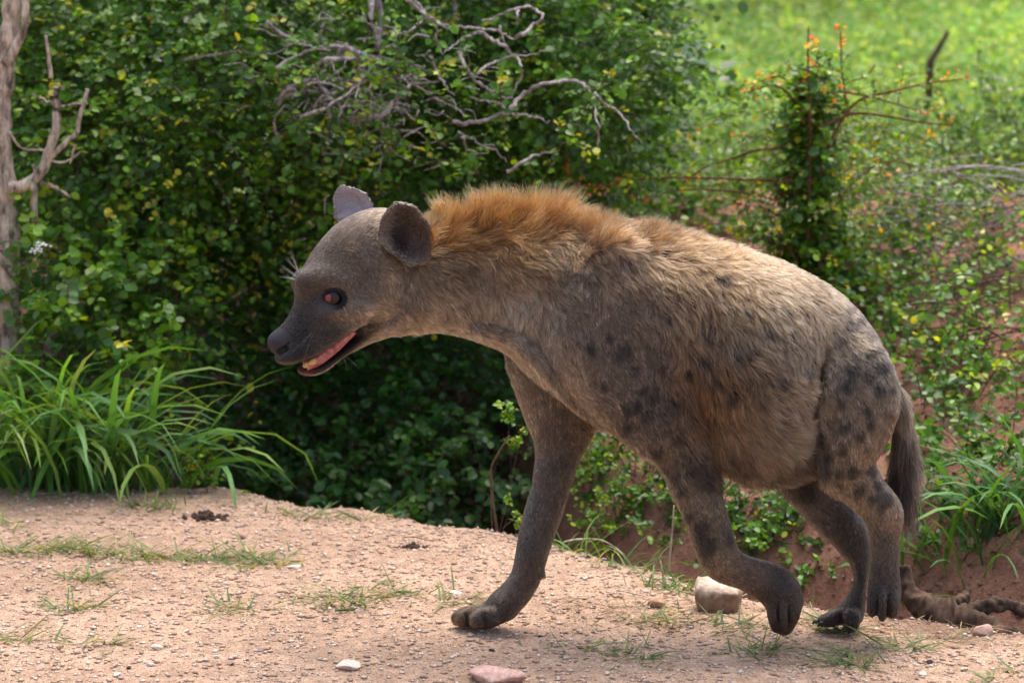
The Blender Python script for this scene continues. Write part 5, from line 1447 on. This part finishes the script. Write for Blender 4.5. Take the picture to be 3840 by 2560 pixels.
def grass_clump(name, label, group, x, y, z, n, Lr, Wr, cols, lean=(0, 0), spread=.06, el=(.9, 1.5), bend=(.6, 2.0), separate=True, cat="grass"):
    o = link(name, None); o.location = (x, y, z); tag(o, label, cat, group)
    mb = MB()
    for i in range(n):
        a = rng.uniform(0, 6.28); hd = np.array([math.cos(a) + lean[0], math.sin(a) * .8 + lean[1], rng.uniform(*el)])
        r = np.array([rng.normal(0, spread), rng.normal(0, spread * .7), 0])
        r[2] = float(gz_at(x + r[0], y + r[1])) - z - .006
        v, f, c = blade_np(r, hd, rng.uniform(*Lr), rng.uniform(*Wr), rng.uniform(*bend), cols[rng.integers(len(cols))] * rng.uniform(.7, 1.3))
        if separate:
            link("blade", mesh_np("blade", v, f, True, c), o, M_GRASS)
        else: mb.add(v, f, c)
    if not separate:
        b_ = link("blades", mb.mesh("blades"), o, M_GRASS); b_["kind"] = "stuff"
    return o
GB = np.array([(.16, .27, .06), (.20, .28, .10), (.085, .21, .028), (.11, .25, .03), (.07, .18, .035), (.08, .19, .06), (.15, .27, .035), (.10, .20, .07)])
for i, (px, py, n, L0, L1, lab) in enumerate([
        (60, 1098, 50, .34, .64, "tall grass clump with arching blades at the foot of the pale tree"), (190, 1105, 50, .32, .62, "tall bright green grass clump between two other clumps"), (320, 1112, 46, .26, .58, "grass clump drooping over bare sand beside the dark hollow"),
        (20, 1030, 42, .42, .74, "tall grass clump standing against the leafy shrub"), (130, 1040, 42, .42, .76, "tall grass with long arching leaves behind the front clumps"), (260, 1050, 42, .4, .7, "tall grass clump leaning towards the dark hollow")]):
    p_ = on_ground(*V(px, py)); zz = float(gz_at(p_[0], p_[1]))
    if zz < -.1: p_[1] = float(edge_y(p_[0])) - .02; zz = float(gz_at(p_[0], p_[1]))
    grass_clump("grass_clump", lab, "tall grass clumps", p_[0], p_[1], zz, n, (L0, L1), (.009, .024), GB * 1.2, lean=(.3, -.3), spread=.085, el=(1.0, 1.55), bend=(.9, 2.6))
# a few broad blades that stand clear of the rest
for (x0, y0, x1, y1, w, Y, lab) in [(185, 540, 205, 445, .022, 1.9, "single broad pale blade standing upright above the leafy shrub"), (330, 620, 315, 520, .014, 1.8, "single long arched blade bending over the leafy shrub")]:
    pass
RG = np.array([(.07, .19, .035), (.055, .15, .04), (.09, .22, .03), (.06, .16, .06)])
for px, py, n, L0, L1, lab in [(2330, 1360, 34, .22, .42, "broad-bladed grass clump behind the brown root"), (2200, 1330, 26, .16, .34, "green grass clump between the hyena's tail and the root"), (2120, 1300, 18, .14, .26, "low grass clump close behind the hyena's hind foot"), (2270, 1300, 26, .2, .4, "tall grass clump at the foot of the red bank")]:
    d = rays(*V(px, py)); Yg = .45
    for _ in range(12):
        pt = at(*V(px, py), Yg); zt = float(gz_at(pt[0], pt[1])); Yg += (pt[2] - zt) * 1.5
        Yg = min(max(Yg, .1), 2.0)
    grass_clump("grass_clump", lab, "broad grass clumps by the root", pt[0], pt[1], zt, n, (L0, L1), (.008, .016), RG, lean=(-.25, -.2), spread=.06, el=(.7, 1.4), bend=(.5, 1.8))
for px, py, n, L0, L1, lab in [(1330, 1215, 40, .08, .2, "fresh grass tuft right behind the planted front leg"), (1345, 1255, 40, .05, .12, "low grass patch on the crumbling rim behind the front leg"), (1480, 1300, 36, .05, .13, "short dry grass tuft on the rim near the flat-topped stone"), (1545, 1345, 46, .05, .11, "leafy grass tuft left of the flat-topped stone"),
                               (1440, 1290, 30, .06, .16, "wispy grass tuft with seed stalks on the rim")]:
    pt = on_ground(*V(px, py)); pt[1] = min(pt[1], float(edge_y(pt[0])) + .06)
    grass_clump("grass_tuft", lab, None, pt[0], pt[1], float(gz_at(pt[0], pt[1])), n, (L0, L1), (.003, .007), np.concatenate([GB * .9, [(.25, .21, .11)]]), spread=.04, el=(.4, 1.3), bend=(.4, 1.6), separate=False)
DRY = np.array([(.12, .19, .05), (.10, .19, .045), (.20, .21, .08), (.29, .24, .13), (.09, .17, .06)])
TUFT = [(40, 1270, 26, "grass tuft at the start of the ragged row across the sand"), (110, 1262, 40, "dry grass tuft in the ragged row across the sand"), (200, 1268, 40, "dry grass tuft in the ragged row across the sand"), (290, 1275, 34, "dry grass tuft in the ragged row across the sand"), (380, 1280, 34, "dry grass tuft in the ragged row across the sand"),
        (470, 1286, 34, "dry grass tuft in the ragged row across the sand"), (560, 1292, 34, "dry grass tuft in the ragged row across the sand"), (620, 1290, 22, "grass tuft at the end of the ragged row near the white stone"), (195, 1335, 30, "flattened grass tuft in front of the ragged row"), (165, 1400, 26, "small yellowish grass tuft alone on the open sand"),
        (540, 1403, 26, "thin grass tuft alone midway between the open sand tufts"), (775, 1388, 44, "wide green grass tuft in front of the planted paw"), (910, 1368, 28, "yellowish grass tuft beside the planted paw"), (1040, 1385, 14, "short grass blades by the toes of the planted paw"), (345, 1165, 26, "pale grass tuft at the front edge of the tall grass"),
        (700, 1185, 22, "pale grass tuft on the rim of the dark hollow"), (835, 1188, 14, "thin dry tuft on the rim of the dark hollow"), (1510, 1425, 36, "sprawling grass tuft before the large flat-topped stone"), (1690, 1440, 22, "dark grass tuft at the base of the flat-topped stone"), (1745, 1498, 30, "grass tuft on sand below the lifted front paw"),
        (1940, 1520, 44, "wide sparse grass tuft on sand below the hind feet"), (1450, 1510, 24, "small grey-green tuft on open sand near two pebbles"), (1325, 1495, 12, "faint green tuft on open sand"), (1915, 1445, 26, "dry grass tuft against the hind toes"), (2090, 1490, 24, "pale grass tuft beside the root"),
        (215, 1485, 16, "small green tuft beside a white pebble"), (20, 1475, 16, "small tuft at the edge of the open sand"), (5, 1210, 14, "green tuft near the tall grass"), (2300, 1552, 14, "small tuft on sand in front of the root")]
for px, py, n, lab in TUFT:
    pt = on_ground(*V(px, py))
    grass_clump("grass_tuft", lab, "dry tufts in a row" if "in the ragged row" in lab else None, pt[0], pt[1], float(gz_at(pt[0], pt[1])), int(n * 2.4), (.03, .12), (.0025, .0065), DRY, spread=.042, el=(.05, .6), bend=(-.1, .5), separate=False)

# ------------------------------------------------------------------ clods, root, twigs on the ground
M_CLOD = simple_mat("dark_clod", (.035, .022, .016), .95, (.10, .062, .042), 120, .8)
for px, py, s, lab in [(475, 1190, .030, "dark crumbly clod of dung on the bare sand"), (945, 1258, .020, "dark clod lying beside a thin black twig")]:
    o = link("clod", None); place(o, *V(px, py)); tag(o, lab, "clod")
    mb = MB()
    for _ in range(60):
        c = rng.normal(0, 1, 3) * np.array([s * .75, s * .5, s * .3]); c[2] = abs(c[2]) * np.exp(-abs(c[0]) / s); v, f = uvsphere(c, s * rng.uniform(.12, .32), 7, 5); v = v + rng.normal(0, s * .03, v.shape); mb.add(v, f)
    link("crumbs", mb.mesh("crumbs", False), o, M_CLOD)["kind"] = "stuff"
def ground_twig(lab, pts, r, mat, lift=.004):
    P = np.array([on_ground(*V(*q)) for q in pts]); P[:, 2] = gz_at(P[:, 0], P[:, 1]) + lift + r
    q = spline(P, len(P) * 5); mb = MB(); mb.tube(q - P[0], np.linspace(r, r * .5, len(q)), 6)
    o = link("twig", mb.mesh("twig"), None, mat); o.location = P[0]; tag(o, lab, "twig")
M_DTWIG = simple_mat("black_twig", (.02, .016, .014), .9, (.06, .045, .035), 80, .4)
ground_twig("thin black twig lying beside a dark clod", [(925, 1237), (950, 1235), (985, 1243), (1020, 1245)], .0016, M_DTWIG)
ground_twig("short dark twig lying by the wide green tuft", [(770, 1412), (790, 1411), (815, 1412)], .0022, M_DTWIG)
ground_twig("pale straw lying across sand by the tall grass", [(60, 1130), (150, 1128), (250, 1133), (320, 1136)], .0014, M_BARK)
ground_twig("pale straw lying near the flat-topped stone", [(1420, 1365), (1470, 1378), (1500, 1388)], .0016, M_BARK)

def root_log():
    o = link("driftwood_root", None); base = on_ground(*V(2180, 1425)); base[2] = float(gz_at(base[0], base[1])); o.location = base
    tag(o, "gnarled brown root lying behind the hyena's hind foot", "root")
    def limb(pts, Y, r, name):
        P = np.array([at(*V(*q), yy) for q, yy in zip(pts, Y)]); r = np.asarray(r)
        n = len(P) * 12; Q = spline(np.concatenate([P, r[:, None]], 1), n)
        v, f = tube_np(Q[:, :3], Q[:, 3], 14)
        nn = noise3(v, 16, 9)[:, None] - .5; n2 = noise3(v, 48, 10)[:, None] - .5
        ctr = np.concatenate([np.repeat(Q[:, :3], 14, 0), Q[:1, :3], Q[-1:, :3]])
        th = np.arange(len(v))[:, None] % 14 / 14 * 6.2832
        v = v + (v - ctr) * (nn * .9 + n2 * .8 + (noise3(v, 120, 15)[:, None] - .5) * .5 + .14 * np.sin(th * 4 + 6 * nn))
        mb = MB(); mb.add(v - base, f); link(name, mb.mesh(name), o, M_ROOT)
    limb([(2072, 1300), (2086, 1355), (2112, 1392), (2150, 1412), (2200, 1418), (2250, 1432), (2300, 1452), (2365, 1462)], [.30, .28, .25, .23, .21, .18, .14, .10], [.014, .026, .030, .034, .036, .030, .020, .012], "trunk")
    limb([(2150, 1412), (2185, 1392), (2215, 1372), (2225, 1350)], [.24, .25, .27, .28], [.028, .026, .018, .006], "stub")
    limb([(2215, 1415), (2262, 1392), (2310, 1388), (2352, 1402), (2420, 1412)], [.22, .24, .25, .24, .22], [.024, .022, .018, .016, .012], "branch")
    limb([(2112, 1395), (2150, 1436), (2190, 1448)], [.25, .22, .20], [.014, .010, .004], "branch")
    limb([(2245, 1432), (2285, 1468), (2330, 1476), (2390, 1466)], [.17, .12, .09, .08], [.013, .009, .007, .004], "branch")
root_log()

# dry straw on the right-hand verge
ST = MB()
for _ in range(520):
    px, py = rng.uniform(1250, 2380), rng.normal(1445, 28)
    if px < 1880: py = rng.normal(1400, 26)
    g0 = on_ground(*V(px, py)); g0[2] = float(gz_at(g0[0], g0[1])) + .003
    v, f, c_ = blade_np(g0, np.array([rng.normal(0, 1), rng.normal(0, .6), rng.uniform(.0, .35)]), rng.uniform(.02, .09), rng.uniform(.0014, .0034), rng.uniform(.0, .5), np.array([(.34, .25, .15), (.22, .15, .09), (.12, .075, .045), (.42, .33, .22)][rng.integers(4)]), 5)
    ST.add(v, f, c_)
tag(link("straw", ST.mesh("straw"), None, M_GRASS), "dry straw and litter strewn along the verge behind the feet", "straw", kind="stuff")

# bare stalk beside the planted leg, dry stems on the rim
def stalk(lab, pts, Y, r, mat, leaves=None):
    P = np.array([at(*V(*q), Y) for q in pts]); q = spline(P, len(P) * 6); q[0, 2] = min(q[0, 2], float(gz_at(q[0, 0], q[0, 1])))
    mb = MB(); mb.tube(q - P[0], np.linspace(r, r * .55, len(q)), 6); o = link("dry_stalk", mb.mesh("dry_stalk"), None, mat); o.location = P[0]; tag(o, lab, "stalk")
stalk("bare curved stalk rising from the sandy rim into the sprig", [(1142, 1222), (1132, 1150), (1128, 1080), (1145, 1040), (1170, 1000)], 1.08, .0042, M_TWIG)
stalk("bent dry grass stalk arching over the rim behind the front leg", [(1290, 1245), (1330, 1238), (1380, 1240), (1420, 1262), (1445, 1290)], .85, .003, M_BARK)
stalk("pale upright dry stalk rising behind the near front leg", [(1532, 1330), (1540, 1260), (1546, 1190), (1548, 1160)], .7, .003, M_BARK)

# ------------------------------------------------------------------ the green meadow beyond
def scatter_meadow():
    MC = np.array([(.14, .21, .09), (.12, .20, .085), (.165, .225, .115), (.10, .185, .075), (.18, .225, .13)])
    n = 52000
    y = 5.0 + (30 - 5.0) * rng.random(n) ** 1.5
    half = (y + 6) * .22
    x = rng.uniform(-.35, 1, n) * half + .2
    k = ~((y < 6.5) & (x < .2)); x, y = x[k], y[k]; n = len(x)
    lump = noise3(np.stack([x, y, 0 * x], -1), .8, 61); lump2 = noise3(np.stack([x, y, 0 * x], -1), 2.6, 62)
    h = (.06 + .30 * np.clip(lump - .3, 0, 1) + .16 * lump2) * rng.uniform(.2, 1, n) * np.interp(y, [5, 9, 20], [.55, .9, 1.3])
    pos = np.stack([x, y, gz_at(x, y) + h], -1)
    sz = np.interp(y, [5, 10, 30], [.040, .06, .13]) * rng.uniform(.6, 1.3, n)
    ax = rng.normal(0, 1, (n, 3)) + np.array([0, 0, .4]); nr = np.array([0, -.5, .9]) + rng.normal(0, .45, (n, 3))
    tint = noise3(np.stack([x, y, 0 * x], -1), .5, 63)[:, None]
    c = MC[rng.integers(0, 5, n)] * rng.uniform(.75, 1.25, (n, 1)) * (.55 + .8 * tint)
    v, f, cc = leaves_np(pos, ax, nr, sz, sz * .75, c)
    tag(link("meadow_grass", mesh_np("meadow_grass", v, f, False, cc), None, M_MEADOW), "bright green meadow growth covering the ground beyond the bank", "grass", kind="stuff")
scatter_meadow()
for i, (px, py, Y, r, lab) in enumerate([(1720, 20, 17, 70, "dark green bush far out in the meadow beside the big shrub"), (2260, -20, 22, 90, "dark bush at the far side of the meadow"), (1990, -40, 24, 90, "dark distant bush in the middle of the meadow's far side"), (1640, 300, 7.5, 60, "pale round bush in the meadow close to the big shrub")]):
    b1 = vb(px, py, r, Y); b2 = vb(px + r * .8, py + r * .3, r * .7, Y)
    bush("meadow_bush", lab, "bush", [b1, b2], 26 if Y > 10 else 70, .10 if Y > 10 else .035, GREEN if Y > 10 else YG, None, nl=8, lr=(.3, .6) if Y > 10 else (.12, .25))
stalk("short dark broken stem standing in the meadow", [(2135, 145), (2150, 120), (2165, 95), (2178, 72)], 8.0, .020, M_TWIG)
# ---- low herbs where bank meets meadow
bush("herb", "pale green herbs along the top of the bank beyond the mane", "herb", [vb(1400, 440, 90, 4.6, .3, .15), vb(1560, 400, 100, 4.8, .3, .15), vb(1650, 450, 80, 4.2, .3, .13), vb(1500, 470, 70, 4.0, .25, .12)], 90, .030, PALE, (YEL, .15), lr=(.12, .25), up=.8)
bush("herb", "pale leafy herbs on the meadow edge behind the column shrub", "herb", [vb(1760, 330, 110, 5.5, .3, .2), vb(1960, 380, 110, 5.2, .3, .18), vb(2100, 330, 110, 5.5, .3, .2), vb(2280, 280, 110, 5.5, .3, .2)], 60, .035, PALE, (YEL, .15), lr=(.14, .3), up=.8)
# white flower heads
M_FLOWER = simple_mat("white_petals", (.85, .85, .82), .6)
fl_o = link("white_flowers", None); c = at(*V(95, 570), 1.75); fl_o.location = c; tag(fl_o, "two small white flower heads above the tall grass", "flowers")
for dx, dy in ((4, -8), (-12, 6)):
    mb = MB(); q = at(*V(95 + dx, 570 + dy), 1.75) - c
    for _ in range(16):
        v, f = uvsphere(q + rng.normal(0, 1, 3) * np.array([.010, .006, .004]), .0045, 7, 5, (1, 1, .6)); mb.add(v, f)
    link("flower_head", mb.mesh("flower_head"), fl_o, M_FLOWER)
    mb = MB(); mb.tube(spline([q + np.array([0, .02, -.16]), q + np.array([.01, .01, -.08]), q], 6), .0014, 5, (.10, .18, .04)); link("stem", mb.mesh("stem"), fl_o, M_GRASS)
